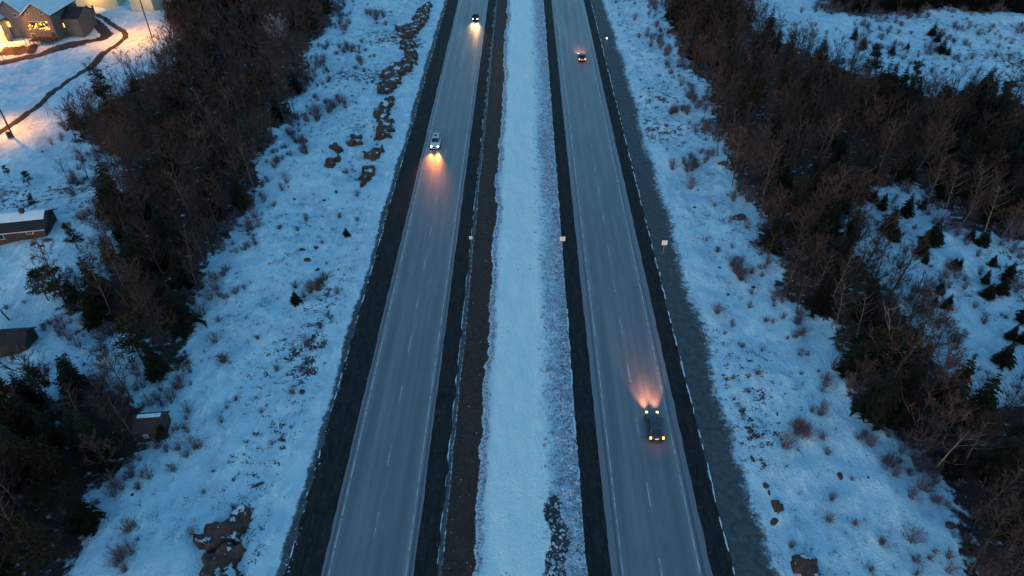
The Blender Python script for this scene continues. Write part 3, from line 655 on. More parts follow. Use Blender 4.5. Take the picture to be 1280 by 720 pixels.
for px, py, s, lab in [(897,195,.95,'straight bare tree in front of the right wood by the oval boulder'),(911,187,.8,'bare tree just right of the straight one near the oval boulder'),(880,142,.8,'bare tree at the snow edge above the oval boulder'),(958,330,.75,'leaning bare tree at the snow edge below the jagged ledge'),(980,345,.6,'thin bare tree right of the leaning one below the jagged ledge'),(996,392,.85,'bare tree with dark stem standing out on the middle right bank'),(1041,456,.7,'bare tree with a low fork at the snow edge left of the pale twin stems'),(922,215,.8,'bare tree right below the oval boulder'),(20,66,.7,'bare tree in the dark yard between the houses and the driveway'),(34,58,.6,'smaller bare tree right of the one in the dark yard by the driveway'),(5,74,.6,'bare tree in the pink glow at the left edge'),(60,145,.5,'small bare tree by the lit path at left'),(12,400,.95,'hazy bare tree at the left edge above the dark shed'),(110,225,.9,'thin grey bare tree in the yard above the long house'),(90,235,.8,'grey bare tree right behind the long house'),(205,60,.6,'bare tree at the foot of the pole by the lit snow'),(420,175,.0,'')]:
    if s: put_tree('bare_tree', ed, P(px, py), s, lab, 'tree')
sm = [(1135,268,.6),(1165,302,.55),(1146,322,.6),(1156,330,.45),(1224,310,.75),(1210,300,.45),(1173,368,.38),(1179,385,.36),(1166,380,.28),(1228,350,.4),(1249,362,.45),(1230,370,.35),(1240,368,.3),(1265,422,.45),(1274,432,.5),(1280,400,.5),(1172,250,.5),(1110,290,.6),(1100,262,.45),(1120,300,.5),(1093,250,.4),(1231,112,1.0),(1222,122,.8),(1161,46,.55),(1170,52,.45),(1180,62,.6),(1186,70,.4),(1115,72,.5),(1130,58,.4),(1065,50,.5),(1075,60,.6),(1100,66,.35),(1240,330,.35),(1196,338,.4),(1187,336,.35),(1262,350,.4),(1150,262,.35),(1160,250,.3),(1256,455,.5),(1243,150,.5)]
for k, (px, py, s) in enumerate(sm):
    s *= random.uniform(.7, 1.15); p = P(px+random.uniform(-4, 4), py+random.uniform(-4, 4)); zone = 'on the upper right snowfield' if py < 160 else ('in the right clearing, upper part' if py < 310 else 'in the right clearing, lower part')
    sz = 'tall' if s > .7 else ('mid sized' if s > .44 else 'small')
    put_tree('spruce_tree', random.choice(SPm), p, (s*1.15, s*1.15, s*.9), f'{sz} lone spruce standing {zone}', 'tree', f'lone spruces {zone}')
for px, py, s, lab in [(370,378,.28,'tiny dark round evergreen at the left end of the shrub row'),(433,294,.2,'tiny pointed evergreen alone on the left bank'),(137,592,.35,'small dark evergreen below the olive house')]:
    put_tree('spruce_tree', SPm[4], P(px, py), (s*1.3, s*1.3, s), lab, 'tree')
for px, py, s, lab in [(38,232,.42,'small round evergreen beside the path at left, lower of two'),(38,368,.0,''),(12,222,.3,'small dark evergreen near the left edge below the lit path'),(98,312,.6,'frosty pine by the corner of the left wood beside the long house'),(45,262,.35,'dark little tree rising behind the long snow roofed house'),(60,375,.75,'broad dark pine on the left tip of the wood'),(85,385,.85,'broad dark pine second from the left tip of the wood'),(30,545,1.1,'big dark pine at the upper left of the bottom left wood'),(95,480,.55,'dark pine on the yard above the bottom left wood'),(60,500,.7,'dark pine left of the yard above the bottom left wood')]:
    if s: put_tree('pine_tree', random.choice(PNm), P(px, py), s, lab, 'tree')
# ------------------------------------------------------------------ undergrowth along and inside the woods
def undergrowth():
    src = [(np.array(k.v), np.array(k.f)) for k in [bush(600+q, h=[1.5, 2.2, 1.1][q], r=[1.2, 1.4, 1.0][q], n=26, tw=.034) for q in range(3)]]
    random.seed(77); x = rng.uniform(-140, 150, 60000); y = rng.uniform(28, 235, 60000); f = in_forest(x, y)
    e = np.zeros(len(x), bool)
    for t in range(6):
        e |= in_forest(x+5.0*math.cos(t*1.05), y+5.0*math.sin(t*1.05)) != f
    keep = (e & (np.abs(x) > 27) & (rng.random(len(x)) < .42*sst(.35, .6, fbm(x/4, y/4, 83, 3)))) | (f & ~e & (rng.random(len(x)) < .045))
    cl = inpoly(x, y, W2([(1085,215),(1170,225),(1290,290),(1290,460),(1200,450),(1120,340)])) | inpoly(x, y, W2([(1000,15),(1180,20),(1290,30),(1290,130),(1190,105),(1060,75)]))
    keep |= cl & (rng.random(len(x)) < .16*sst(.42, .6, fbm(x/6, y/6, 84, 3)))
    keep &= ~((x < -90) & (y > 150) & ~f)
    V = []; Fq_ = []; n = 0; x = x[keep]; y = y[keep]; z = hgt(x, y)
    for a, b, c in zip(x, y, z):
        vs, fc = src[random.randrange(3)]; s_ = random.uniform(.45, 1.25); an = random.random()*6.28; co, si = math.cos(an)*s_, math.sin(an)*s_
        V.append(np.stack([vs[:, 0]*co-vs[:, 1]*si+a, vs[:, 0]*si+vs[:, 1]*co+b, vs[:, 2]*s_+c], -1)); Fq_.append(fc+n); n += len(vs)
    print('undergrowth', len(V))
    tag(link('undergrowth', np_mesh('undergrowth', np.concatenate(V), np.concatenate(Fq_), M['bush'])), 'bare purple brown undergrowth along the edges of the woods', 'undergrowth', kind='stuff')
undergrowth()
# ------------------------------------------------------------------ shrubs
def shrub(px, py, s, lab, group=None, mt=None, k=None):
    p = P(px, py); me = BUm[random.randrange(4) if k is None else k]
    o = link('shrub', me); o.location = p; o.rotation_euler = (0, 0, random.uniform(0, 6.28)); o.scale = (s, s, s*.9)
    if mt: 
        o.data = me.copy(); o.data.materials[0] = mt
    tag(o, lab, 'shrub', group); return o
for px, py, s, lab in [(425,272,1,'dark shrub on the left bank, upper right of the rock'),(383,276,.9,'brown shrub in the row on the left bank, second from left'),(350,286,1.1,'dark brown shrub leftmost in the upper row on the left bank'),(372,288,.8,'grey shrub third in the upper row on the left bank'),(320,306,1.1,'faint purple shrub near the wood on the left bank'),(407,350,1.2,'tall purple shrub at the right end of the shrub row'),(398,358,1,'purple shrub second from the right in the shrub row'),(388,366,1.2,'purple shrub in the middle of the shrub row'),(380,372,.9,'low shrub beside the tiny round evergreen'),(322,424,.9,'lone grey shrub on the middle left bank'),(385,432,1.2,'tall narrow purple shrub on the left bank'),(377,462,1,'purple shrub below the tall narrow one'),(347,463,1,'pale shrub left of the lower purple shrub'),(367,492,.9,'dark shrub at the left bank near the verge'),(327,516,.6,'low dark shrub right of the red brown one'),(277,528,.6,'thin dark shrub below the red brown one'),(340,556,.5,'small dark shrub alone on the lower left bank'),(267,590,.5,'faint small shrub on the lower left bank'),(255,616,.6,'small dark purple shrub on the lower left bank'),(292,636,.7,'shrub just above the large left outcrop'),(240,668,.7,'round purple shrub left of the large left outcrop'),(416,135,2.1,'wide grey thicket on the upper left bank'),(440,65,2,'wide purple thicket by the top of the ledge chain'),(398,150,1.7,'purple thicket next to the upper left wood'),(380,185,1.5,'blue grey thicket at the edge of the left wood'),(470,25,1.8,'thicket at the top of the left bank'),(455,90,1.3,'brush clump left of the ledge chain'),
   (845,140,1.5,'dark purple shrub on the upper right bank'),(867,206,1.6,'round purple shrub on the right bank left of the oval boulder'),(840,212,1.4,'pale pink shrub near the right verge'),(863,236,1.6,'grey purple shrub below the round one on the right bank'),(808,45,1.5,'purple brush near the top of the right bank'),(793,25,1.3,'topmost purple brush on the right bank'),(896,315,1.3,'spiky grey shrub on the right bank'),(915,332,1.5,'tall grey shrub on the right bank beside the spiky one'),(926,350,1.6,'wide purple grey shrub on the middle right bank'),(957,402,1.1,'faint shrub near the fork tree on the right bank'),(927,434,1,'dark upright shrub on the right bank by the verge'),(915,408,.7,'small dark shrub below the red bush'),(984,424,.6,'round dark shrub on the middle right bank'),(1025,518,1.4,'wide faint shrub on the lower right bank'),(981,560,1.5,'round purple shrub on the lower right bank'),(1027,548,1.1,'dark stemmed shrub below the wide faint one'),(1039,625,.8,'narrow dark shrub on the lower right bank'),(1035,652,1,'purple shrub below the narrow dark one'),(1102,680,1,'blue grey shrub near the bottom of the right bank'),(1068,656,.9,'low wide shrub near the bottom of the right bank'),(1064,600,.5,'tiny dark shrub in the middle of the lower right bank'),(1118,595,1,'faint shrub beside the lower right wood'),(989,684,.7,'upright brown shrub above the bottom right outcrop'),(947,545,.6,'small shrub by the lower right verge')]:
    shrub(px, py, s, lab)
shrub(896, 392, 1.35, 'round reddish bush on the right bank near the gravel verge', mt=M['redbush'], k=0)
shrub(947, 468, 1.0, 'reddish purple bush on the right bank below the fork', mt=M['redbush'], k=3)
shrub(295, 500, .8, 'red brown round bush on the lower left bank', mt=M['redbush'], k=3)
for cx, cy, rr, n_, nm in [(440,70,22,13,'wide purple thicket by the top of the ledge chain'),(416,138,20,12,'wide grey thicket on the upper left bank'),(382,182,14,8,'blue grey thicket at the edge of the upper left wood'),(470,25,16,7,'thicket at the top of the left bank'),(845,135,12,5,'upper thicket on the right bank'),(866,210,16,8,'round thicket left of the oval boulder'),(815,45,18,9,'thicket at the top of the right bank'),(1000,545,16,5,'round thicket on the lower right bank'),(930,345,14,6,'middle thicket on the right bank'),(395,358,10,5,'shrub row on the left bank'),(1150,545,60,16,'undergrowth below the pale forked tree'),(140,500,30,14,'undergrowth around the olive cottage'),(110,230,25,8,'grey undergrowth behind the long bungalow')]:
    for q in range(n_):
        an = random.random()*6.28; d = rr*math.sqrt(random.random()); shrub(cx+math.cos(an)*d, cy+math.sin(an)*d*.8, random.uniform(.9, 1.6), 'bare shrub in the '+nm, 'shrubs of the '+nm)
BL = W2([(560,0),(545,0),(470,210),(440,360),(400,480),(340,640),(80,720),(150,610),(235,490),(260,420),(320,280),(400,140),(440,0)])
BR = W2([(765,0),(812,0),(860,140),(930,290),(1030,460),(1130,610),(1190,720),(1020,720),(935,560),(900,420),(860,280),(815,150)])
YA = W2([(0,185),(60,170),(110,200),(130,250),(60,250),(0,240)]); YB = W2([(0,330),(90,310),(50,380),(150,410),(160,450),(60,470),(0,450)])
FS = W2([(1060,20),(1180,20),(1290,30),(1290,130),(1190,105),(1100,70)]); CLR = W2([(1085,215),(1170,225),(1290,290),(1290,460),(1200,450),(1120,340)])
for poly, sp, lab, grp in [(BL, 5.6, 'low bare shrub scattered on the snow of the left bank', 'scattered shrubs on the left bank'), (BR, 5.2, 'low bare shrub scattered on the snow of the right bank', 'scattered shrubs on the right bank'), (FS, 2.9, 'dark low shrub on the far right snowfield', 'shrubs on the far right snowfield'), (CLR, 2.7, 'low bare shrub in the right clearing', 'shrubs in the right clearing'), (YB, 6, 'low shrub in the snowy yard by the dark shed', 'shrubs in the lower left yard'), (YA, 7, 'low shrub in the snowy yard below the lit path', 'shrubs in the upper left yard')]:
    for x, y in scatter(poly, sp, int(sp*10)):
        if random.random() < .62:
            a, b, _ = proj((x, y, float(hgt(x, y)))); shrub(a, b, random.uniform(.35, 1.0), lab, grp)
# dead grass and twigs poking through the snow
def tufts():
    V = []; Fx = []; n = 0; cnt = 0
    for poly, dens in ((BL, .35), (BR, .32), (FS, .5), (CLR, .5), (FW['left'], .25), (FW['right'], .25)):
        xs = [p[0] for p in poly]; ys = [p[1] for p in poly]; N = int((max(xs)-min(xs))*(max(ys)-min(ys))*dens*2)
        x = rng.uniform(min(xs), max(xs), N); y = rng.uniform(min(ys), max(ys), N)
        k = inpoly(x, y, poly) & (fbm(x/5, y/5, 71, 4)+.25*rng.random(N) > .62); x = x[k]; y = y[k]; z = hgt(x, y)
        for a, b, c in zip(x, y, z):
            hh = rng.uniform(.15, .55); cnt += 1
            for q in range(7):
                an = rng.random()*6.28; r0 = rng.random()*.3; ox, oy = math.cos(an)*r0, math.sin(an)*r0; w_ = .03
                sx, sy = -math.sin(an*3)*w_, math.cos(an*3)*w_
                V += [(a+ox-sx, b+oy-sy, c-.03), (a+ox+sx, b+oy+sy, c-.03), (a+ox*2.6+rng.normal()*.12, b+oy*2.6+rng.normal()*.12, c+hh*rng.uniform(.5, 1))]
                Fx.append((n, n+1, n+2)); n += 3
    print('tufts', cnt)
    tag(link('dry_grass', np_mesh('dry_grass', V, Fx, M['grass'])), 'dark dead grass and twigs poking through the snow of both banks', 'grass', kind='stuff')
tufts()
# ------------------------------------------------------------------ cars
def car(label, px, py, heading, paint, L=4.5, Wd=1.82, Ht=1.5, suv=False, sunroof=False, beam=(1, .5, .2), beam_e=60, tail_e=0, head='headlamp', lens_y=None):
    p = P(px, py); root = empty('car', (p.x, p.y, 0.024), 0 if heading > 0 else PI); tag(root, label, 'car')
    hw = Wd/2; B = MB(); st = []
    belt = Ht*.60
    prof = [(-.5, .55, .42, .86), (-.485, .30, .60 if not suv else .66, .93), (-.44, .24, .66 if not suv else .70, .98), (-.30, .22, .665, 1), (0, .22, .655, 1), (.20, .22, .64, 1), (.30, .22, .60, .985), (.40, .23, .545, .96), (.465, .26, .49, .90), (.495, .32, .42, .78), (.5, .40, .36, .70)]
    for yy, z0, z1, ww in prof:
        y = yy*L; w_ = hw*ww; zt = z1*Ht*.92; zb = z0*.9
        zb = min(zb, zt-.05)
        st.append([(-w_*.9, y, zb), (-w_, y, zb+(zt-zb)*.3), (-w_*.99, y, zb+(zt-zb)*.7), (-w_*.9, y, zt-.02), (-w_*.6, y, zt+.02), (w_*.6, y, zt+.02), (w_*.9, y, zt-.02), (w_*.99, y, zb+(zt-zb)*.7), (w_, y, zb+(zt-zb)*.3), (w_*.9, y, zb)])
    k = 10
    for r in st: B.v += r
    for i_ in range(len(st)-1):
        for j in range(k): B.f.append((i_*k+j, i_*k+(j+1) % k, (i_+1)*k+(j+1) % k, (i_+1)*k+j))
    B.f.append(tuple(range(k))); B.f.append(tuple((len(st)-1)*k+j for j in reversed(range(k))))
    # cabin
    zb, zr = Ht*.58, Ht
    yb0, yb1, yr0, yr1 = (-.46*L, .20*L, -.40*L, .06*L) if suv else (-.40*L, .20*L, -.26*L, .05*L)
    wb, wr = hw*.90, hw*.70
    n = len(B.v)
    B.v += [(-wb, yb0, zb), (wb, yb0, zb), (wb, yb1, zb), (-wb, yb1, zb), (-wr, yr0, zr-.03), (wr, yr0, zr-.03), (wr, yr1, zr-.03), (-wr, yr1, zr-.03), (-wr*.85, yr0+.12, zr), (wr*.85, yr0+.12, zr), (wr*.85, yr1-.12, zr), (-wr*.85, yr1-.12, zr)]
    for a in (0, 4):
        B.f += [(n+a+i_, n+a+(i_+1) % 4, n+a+4+(i_+1) % 4, n+a+4+i_) for i_ in range(4)]
    B.f.append((n+8, n+9, n+10, n+11))
    B.build('body', paint, root, False)
    def pane(nm, q, off, s=.86, m=M['glass']):
        q = [Vector(v) for v in q]; c = sum(q, Vector())/4; nn = (q[1]-q[0]).cross(q[2]-q[1]).normalized()
        if nn.dot(c-Vector((0, 0, .6))) < 0: nn = -nn
        f = MB(); a = [c+(v-c)*s+nn*off for v in q]; b = [v-nn*.02 for v in a]
        f.v = [tuple(v) for v in a+b]; f.f = [(0, 1, 2, 3), (7, 6, 5, 4)]+[(i_, (i_+1) % 4, 4+(i_+1) % 4, 4+i_) for i_ in range(4)]
        return f.build(nm, m, root)
    pane('windscreen', [(-wb, yb1, zb), (wb, yb1, zb), (wr, yr1, zr-.03), (-wr, yr1, zr-.03)], .012, .9)
    pane('rear_window', [(-wb, yb0, zb), (wb, yb0, zb), (wr, yr0, zr-.03), (-wr, yr0, zr-.03)], .012, .8)
    for sg in (-1, 1):
        for f0, f1 in ((.04, .48), (.54, .96)):
            lo0, lo1 = yb0+(yb1-yb0)*f0, yb0+(yb1-yb0)*f1; hi0, hi1 = yr0+(yr1-yr0)*f0, yr0+(yr1-yr0)*f1
            pane('side_window', [(sg*wb, lo0, zb), (sg*wb, lo1, zb), (sg*wr, hi1, zr-.03), (sg*wr, hi0, zr-.03)], .012, .84)
        m_ = MB().box((sg*(hw+.08), .17*L, Ht*.64), (.18, .12, .13)); m_.build('side_mirror', paint, root)
        for wy in (-.30*L, .31*L):
            wr_ = .34 if suv else .31
            wo = MB().tube([(sg*(hw-.2), wy, wr_), (sg*(hw+.015), wy, wr_)], [wr_, wr_], 16).build('wheel', M['tyre'], root)
            MB().tube([(sg*(hw+.012), wy, wr_), (sg*(hw+.03), wy, wr_)], [wr_*.6, wr_*.5], 10).build('rim', M['rim'], wo)
        hl = MB(); hl.box((sg*hw*.70, .478*L, Ht*.44), (.24, .22, .13)); hl.build('headlight', M[head], root)
        tl = MB(); tl.box((sg*hw*.80, -.488*L, Ht*.52), (.20, .16, .34 if suv else .26)); tl.build('tail_light', M['tail'] if tail_e else M['trim'], root)
        if suv: MB().box((sg*wr*.93, (yr0+yr1)/2, zr+.03), (.04, (yr1-yr0)*.85, .04)).build('roof_rail', M['trim'], root)
    MB().box((0, .497*L, Ht*.34), (hw*1.1, .06, .2)).build('grille', M['trim'], root)
    MB().box((0, -.497*L, .36), (hw*1.6, .08, .18)).build('bumper', M['trim'], root)
    MB().box((0, -.503*L, Ht*.42), (.42, .03, .13)).build('number_plate', M['glowing_plate'] if tail_e else M['trim_white'], root)
    if sunroof: MB().box((0, (yr0+yr1)/2+.1, zr+.008), (wr*1.05, (yr1-yr0)*.5, .02)).build('sunroof', M['glass'], root)
    for sg in (-1, 1):
        ld = bpy.data.lights.new('headlight_beam', 'SPOT'); ld.energy = beam_e; ld.color = beam; ld.spot_size = math.radians(50); ld.spot_blend = 1.0; ld.shadow_soft_size = .25
        lo = bpy.data.objects.new('headlight_beam', ld); C.objects.link(lo); lo.parent = root
        lo.location = (sg*hw*.7, .478*L+.17, Ht*.44); lo.rotation_euler = (PI/2-math.radians(4.5), 0, 0)
    if tail_e:
        ld = bpy.data.lights.new('tail_light_glow', 'POINT'); ld.energy = tail_e; ld.color = (1, .12, .04); ld.shadow_soft_size = .3
        lo = bpy.data.objects.new('tail_light_glow', ld); C.objects.link(lo); lo.parent = root; lo.location = (0, -.5*L-.35, .75)
    return root
car('white sport utility car with sunroof driving towards the viewer on the left road', 545, 181, -1, M['white_car'], 4.6, 1.88, 1.68, True, True, (1, .27, .05), 480, 0, 'headlamp_w')
car('small dark car with bright headlights far up the left road', 594.5, 24, -1, M['black_car'], 4.3, 1.78, 1.45, beam=(1, .55, .18), beam_e=330, head='headlamp_w')
car('dark car with glowing red tail lights far up the right road', 727, 74, 1, M['grey_car'], 4.3, 1.8, 1.45, beam=(1, .27, .16), beam_e=420, tail_e=.5, head='headlamp_dim')
car('dark hatchback with lit tail lights nearest the viewer on the right road', 817, 536, 1, M['grey_car'], 4.1, 1.8, 1.45, False, beam=(1, .38, .18), beam_e=700, tail_e=.12, head='headlamp_dim')
# ------------------------------------------------------------------ signs
def sign(label, px, py, s, h):
    p = P(px, py); root = empty('road_sign', p); tag(root, label, 'sign', None)
    MB().box((0, 0, h/2-.1), (.07, .05, h+.2)).build('post', M['steel'], root)
    f = MB().box((0, -.05, h), (s, .02, s)).build('sign_face', M['sign_white'], root)
    m = MB()
    for dz, w_ in ((.18, .5), (0.02, .62), (-.14, .4)): m.box((0, -.063, h+dz*s), (s*w_, .004, s*.06))
    m.build('faded_print', M['sign_grey'], f)
    MB().box((0, -.036, h-.2*s), (s*.8, .02, .04)).build('bracket', M['steel'], root)
    return root
sign('small square white sign on a post beside the brown gravel strip', 589, 308, .55, 1.7)
sign('square white sign on a post at the right edge of the median', 702.5, 312, .82, 2.1)
sign('square white sign on a post in the gravel right of the highway', 828.5, 317, .85, 2.1)
p = P(758, 53); r = empty('reflector_post', p); tag(r, 'short post with a bright reflector on the upper right verge', 'marker post')
MB().box((0, 0, .5), (.09, .05, 1.1)).build('post', M['steel'], r); MB().box((0, -.04, 1.1), (.3, .03, .3)).build('reflector', emis('glowing_reflector', (1, .75, .45), 1.6), r)  # reflector face emits by itself, a painted stand-in for returned light
# ------------------------------------------------------------------ poles and street lamps
def pole(label, px, py, h, arm, energy, colr=(1, .45, .12)):
    p = P(px, py); root = empty('street_lamp', p); tag(root, label, 'street lamp')
    MB().tube([(0, 0, -.3), (0, 0, h)], [.17, .12], 8).build('pole', M['pole_wood'], root)
    MB().tube([(0, 0, h-.7), (arm[0]*.5, arm[1]*.5, h-.15), (arm[0], arm[1], h-.1)], [.05, .045, .04], 6).build('arm', M['steel'], root)
    hd = MB().box((arm[0], arm[1], h-.06), (.34, .6, .16)).build('lamp_head', M['steel'], root)
    MB().box((arm[0], arm[1], h-.19), (.24, .4, .09)).build('lamp_lens', M['lamp_orange'], hd)
    MB().box((0, 0, h*.93), (1.7, .1, .12)).build('crossarm', M['pole_wood'], root)
    ld = bpy.data.lights.new('lamp_light', 'SPOT'); ld.energy = energy; ld.color = colr; ld.shadow_soft_size = .25; ld.spot_size = math.radians(130); ld.spot_blend = .9
    lo = bpy.data.objects.new('lamp_light', ld); C.objects.link(lo); lo.parent = root; lo.location = (arm[0], arm[1], h-.3)
    return root
pole('tall street lamp pole at the bend of the lit path', 190, 47, 11.5, (-5.5, -1.0), 1900, (1, .33, .02))
pole('street lamp pole at the left edge below the lit path', 17, 172, 9.0, (-2.8, 2.4), 1000, (1, .33, .02))
b = MB().box((0, 0, .6), (.6, .5, 1.2)); o = b.build('utility_box', M['trim']); o.location = P(12, 171); tag(o, 'small dark utility box at the foot of the left edge pole', 'box')
# ------------------------------------------------------------------ houses
def house(name, label, loc, rz, Lx, Wy, wh, rise, wall, roof, snow=True, wins=(), ov=.4, cat='house', door=None):
    root = empty(name, loc, rz); tag(root, label, cat)
    hx, hy = Lx/2, Wy/2; B = MB(); root['hx'] = hx; root['hy'] = hy
    B.v = [(-hx, -hy, -1), (hx, -hy, -1), (hx, hy, -1), (-hx, hy, -1), (-hx, -hy, wh), (hx, -hy, wh), (hx, hy, wh), (-hx, hy, wh), (-hx, 0, wh+rise), (hx, 0, wh+rise)]
    B.f = [(0, 1, 5, 4), (2, 3, 7, 6), (1, 2, 6, 9, 5), (3, 0, 4, 8, 7), (4, 5, 9, 8), (6, 7, 8, 9)]
    B.build('wall', wall, root)
    for sg in (-1, 1):
        sl = rise/hy; e0 = (hy+ov); z0 = wh-ov*sl+.03; zt = wh+rise+.03
        for nm, m_, lo, th, ins in (('roof', roof, 0, .14, 0),) + ((('roof_snow', M['snow'], .142, .16, .12),) if snow else ()):
            r = MB(); X_ = hx+ov-ins; ye = sg*(e0-ins); ze = z0+ins*sl
            a = [(-X_, ye, ze+lo), (X_, ye, ze+lo), (X_, 0 if not ins else sg*.01, zt+lo), (-X_, 0 if not ins else sg*.01, zt+lo)]
            r.v = a+[(x, y, z+th) for x, y, z in a]
            r.f = [(0, 1, 2, 3), (7, 6, 5, 4)]+[(i_, (i_+1) % 4, 4+(i_+1) % 4, 4+i_) for i_ in range(4)]
            ro = r.build(nm, m_, root)
    if cat == 'house': MB().box((hx*.4, 0, wh+rise+.35), (.6, .6, 1.1)).build('chimney', M['siding_brown'], root)
    for face, u, z, w_, h_, lit in wins:
        if face == 'F': c = (u, -hy-.03, z); d = (w_+.2, .06, h_+.2); dp = (w_, .03, h_); cp = (u, -hy-.07, z); mm = ((w_, .04, .05), (.05, .04, h_)); cm = (u, -hy-.1, z)
        else:
            sg = 1 if face == 'R' else -1
            c = (sg*(hx+.03), u, z); d = (.06, w_+.2, h_+.2); dp = (.03, w_, h_); cp = (sg*(hx+.07), u, z); mm = ((.04, w_, .05), (.04, .05, h_)); cm = (sg*(hx+.1), u, z)
        f = MB().box(c, d).build('window', M['trim_white'], root)
        MB().box(cp, dp).build('pane', M['win_lit'] if lit else M['glass'], f)
        q = MB(); q.box(cm, mm[1]); q.build('mullion', M['trim_white'], f)
    if door:
        face, u = door
        c = (u, -hy-.04, 1.05) if face == 'F' else ((hx+.04) * (1 if face == 'R' else -1), u, 1.05); d = (.95, .07, 2.1) if face == 'F' else (.07, .95, 2.1)
        MB().box(c, d).build('door', M['deck'], root)
    return root
def wall_lamp(root, loc, e, c):
    bpy.context.view_layer.update()
    return _lamp(root, loc, e, c)
def _lamp(root, loc, e, c):
    q = root.matrix_world.inverted() @ Vector(loc)
    sx = max(-root['hx'], min(root['hx'], q.x)); sy = max(-root['hy'], min(root['hy'], q.y)); a = Vector((sx, sy, q.z))
    MB().tube([a, q], [.04, .04], 5).build('lamp_bracket', M['trim'], root)
    f = MB().tube([q+Vector((0, 0, .1)), q+Vector((0, 0, .3))], [.28, .08], 8).build('lamp_shade', M['trim'], root)
    MB().tube([q+Vector((0, 0, -.08)), q+Vector((0, 0, .08))], [.12, .12], 8).build('bulb', M['lamp_orange'], f)
    ld = bpy.data.lights.new('wall_lamp_light', 'POINT'); ld.energy = e; ld.color = c; ld.shadow_soft_size = .3
    lo = bpy.data.objects.new('wall_lamp_light', ld); C.objects.link(lo); lo.parent = root; lo.location = q+Vector((0, 0, -.2))
p = P(57, 50); hA = house('house', 'grey gabled house with string lights glowing across its front', (p.x, p.y+6, p.z), PI/2, 12, 7.0, 6.4, 2.6, M['siding_grey'], M['shingle'], True,
   [('L', -1.8, 7.3, .7, 1.1, False), ('L', 1.8, 7.3, .7, 1.1, False), ('L', 0, 4.0, 4.6, 1.5, False), ('L', 2.6, 1.2, .9, 1.1, False)], door=('L', -2.6))
# string lights hang on the front
rt = empty('string_lights', (p.x, p.y-.45, p.z+3.1)); tag(rt, 'tangle of glowing orange string lights on the front of the grey gabled house', 'string lights')
wz = MB().tube([(-2.6+.4*k, 0, .95+.55*math.sin(k*1.9)) for k in range(14)], [.02]*14, 3); wz.build('cord', M['trim'], rt)
bm_ = (MB().tube([(0, 0, -.1), (0, 0, .1)], [.09, .05], 6)).mesh('bulb', M['bulb'])
for k in range(30): o = link('bulb', bm_, rt, (random.uniform(-2.5, 2.5), -.05, random.uniform(-.1, 2.0)))
ld = bpy.data.lights.new('string_glow', 'POINT'); ld.energy = 4; ld.color = (1, .40, .10); ld.shadow_soft_size = .8; lo = bpy.data.objects.new('string_glow', ld); C.objects.link(lo); lo.parent = rt; lo.location = (0, -1.2, 1)
dk = empty('deck', (p.x+.6, p.y-1.6, p.z)); tag(dk, 'dark timber deck with rails in front of the grey gabled house', 'deck')
MB().box((0, 0, .9), (6, 2.6, .18)).build('deck_floor', M['deck'], dk); MB().box((0, -1.3, 1.9), (6, .08, .1)).build('rail', M['deck'], dk)
for k in range(7): MB().box((-2.9+k*.97, -1.25, .8), (.1, .1, 2.2)).build('post', M['deck'], dk)
p = P(90, 46); house('house_wing', 'low grey hipped house annex with one lit window right of the gabled house', (p.x, p.y+4.2, p.z), 0, 6.2, 8, 4.6, 1.6, M['siding_grey'], M['shingle'], False, [('F', -1.2, 2.9, .55, 1.0, True)], ov=.3)
p = P(22, 50); house('house', 'blue grey gabled house between the glowing porch and the gabled house', (p.x, p.y+7, p.z), PI/2, 12, 6.4, 6.2, 3.0, M['siding_blue'], M['shingle'], True, [('L', 1.2, 3.6, .6, 1.3, True), ('L', -1.4, 5.8, .8, .8, False)])
p = P(-8, 52); hC = house('house', 'cream house glowing orange at the upper left edge of the photo', (p.x+.2, p.y+4, p.z), PI/2, 9, 7.5, 5.4, 2.5, M['siding_cream'], M['shingle'], True, [('L', -1.6, 3.2, 2.4, 2.2, True)])
wall_lamp(hC, (p.x+2.0, p.y-1.6, p.z+4.2), 1300, (1, .33, .04))
p = P(119, 10); hD = house('house', 'cream building with a warm floodlit front behind the driveway', (p.x-1, p.y+4.6, p.z), .16, 12.5, 7, 7.6, 2.6, M['siding_cream'], M['shingle'], True, [('F', -3.5, 5.6, 1.1, 1.2, False), ('F', 3.2, 5.6, 1.1, 1.2, False)])
wall_lamp(hD, (p.x, p.y-1.0, p.z+3.8), 110, (1, .50, .10))
p = P(183, 14); hE = house('house', 'plain cream house at the top beside the tall pole', (p.x-.6, p.y+4.8, p.z), -.18, 7.0, 8, 7.4, 2.6, M['siding_cream'], M['shingle'], True, [('R', 0, 5.2, .9, 1.2, False)])
wall_lamp(hE, (p.x, p.y-1.4, p.z+5.5), 60, (1, .42, .14))
for px in (111, 118): 
    q = P(px, 16); b = MB().box((0, 0, .9), (.35, .35, 1.9)); b.box((0, 0, 1.95), (.5, .5, .12)); o = b.build('gate_post', M['trim']); o.location = q; tag(o, 'dark gate post at the top of the drive, ' + ('left one' if px < 115 else 'right one'), 'post')
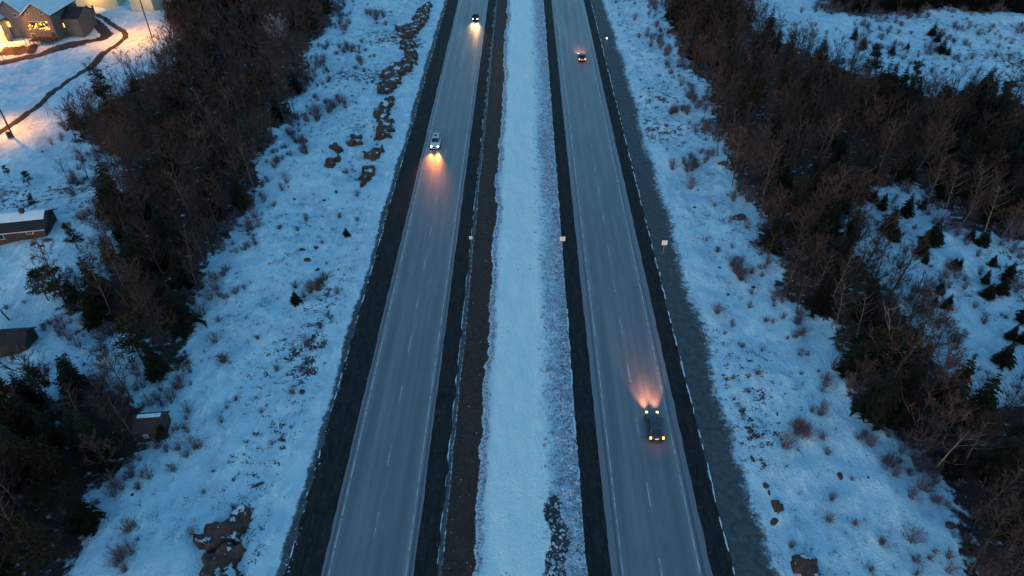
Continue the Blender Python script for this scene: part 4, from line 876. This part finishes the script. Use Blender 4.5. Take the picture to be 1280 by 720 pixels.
# long house at left
a, b2 = P(-8, 306), P(64, 292); ang = math.atan2(b2.y-a.y, b2.x-a.x)
c = (a+b2)/2; Lh = (b2-a).length
hh = house('house', 'long brown bungalow with a snow covered roof at the left edge', (c.x-1.6, c.y+1.6, c.z), ang, Lh+1.6, 5.0, 2.1, 1.2, M['siding_brown'], M['shingle'], False, [('F', -1.4, 1.4, 1.1, 1.3, False), ('F', 3.0, 1.6, .8, .8, False)], ov=.5)
sn = MB(); Lr = (Lh+1.6)/2+.3

def slab(y0, z0, y1, z1, x0, x1, t=.16):
    q = MB(); a = [(x0, y0, z0), (x1, y0, z0), (x1, y1, z1), (x0, y1, z1)]; q.v = a+[(x, y, z+t) for x, y, z in a]
    q.f = [(0, 1, 2, 3), (7, 6, 5, 4)]+[(i_, (i_+1) % 4, 4+(i_+1) % 4, 4+i_) for i_ in range(4)]; return q
zr = lambda y: 3.3+.20-abs(y)*1.2/2.5
slab(-1.35, zr(1.35), -.02, zr(0), -Lr+.3, Lr-.2).build('roof_snow', M['snow'], hh); slab(.02, zr(0), 2.8, zr(2.8), -Lr+.1, Lr-.1).build('roof_snow', M['snow'], hh)
MB().box((0, -3.02, 1.92), (2*Lr, .08, .12)).build('gutter', M['trim_white'], hh)
for px, py, s in ((42, 306, .8), (52, 308, .7), (60, 300, .9), (42, 322, .7)):
    rock(px, py, s*.8, s*.6, s*.5, 'dark snow flecked boulder in the yard before the long bungalow', group='boulders before the long bungalow')
p = P(18, 444); house('shed', 'low dark shed with a bare black roof in the left yard', (p.x-1.6, p.y+1.4, p.z), .12, 6.5, 3.0, 1.7, .9, M['siding_olive'], M['shingle'], False, [], ov=.25, cat='shed')
p = P(188, 553); house('cottage', 'small olive brown cottage with snow along its ridge by the left wood', (p.x, p.y+1.5, p.z), .12, 2.9, 2.7, 1.6, .8, M['siding_olive'], M['siding_brown'], False, [('F', -.4, .95, .3, .35, False)], ov=.2, cat='cottage')
cot = bpy.context.scene.objects.get('cottage'); MB().box((0, .15, 2.62), (2.5, .45, .14)).build('roof_snow', M['snow'], cot)
put_tree('pine_tree', PNm[2], P(207, 552), .36, 'dark round bush like pine at the right corner of the olive cottage', 'tree')
print('objects', len(bpy.data.objects), 'tris', sum(len(m.polygons) for m in bpy.data.meshes))
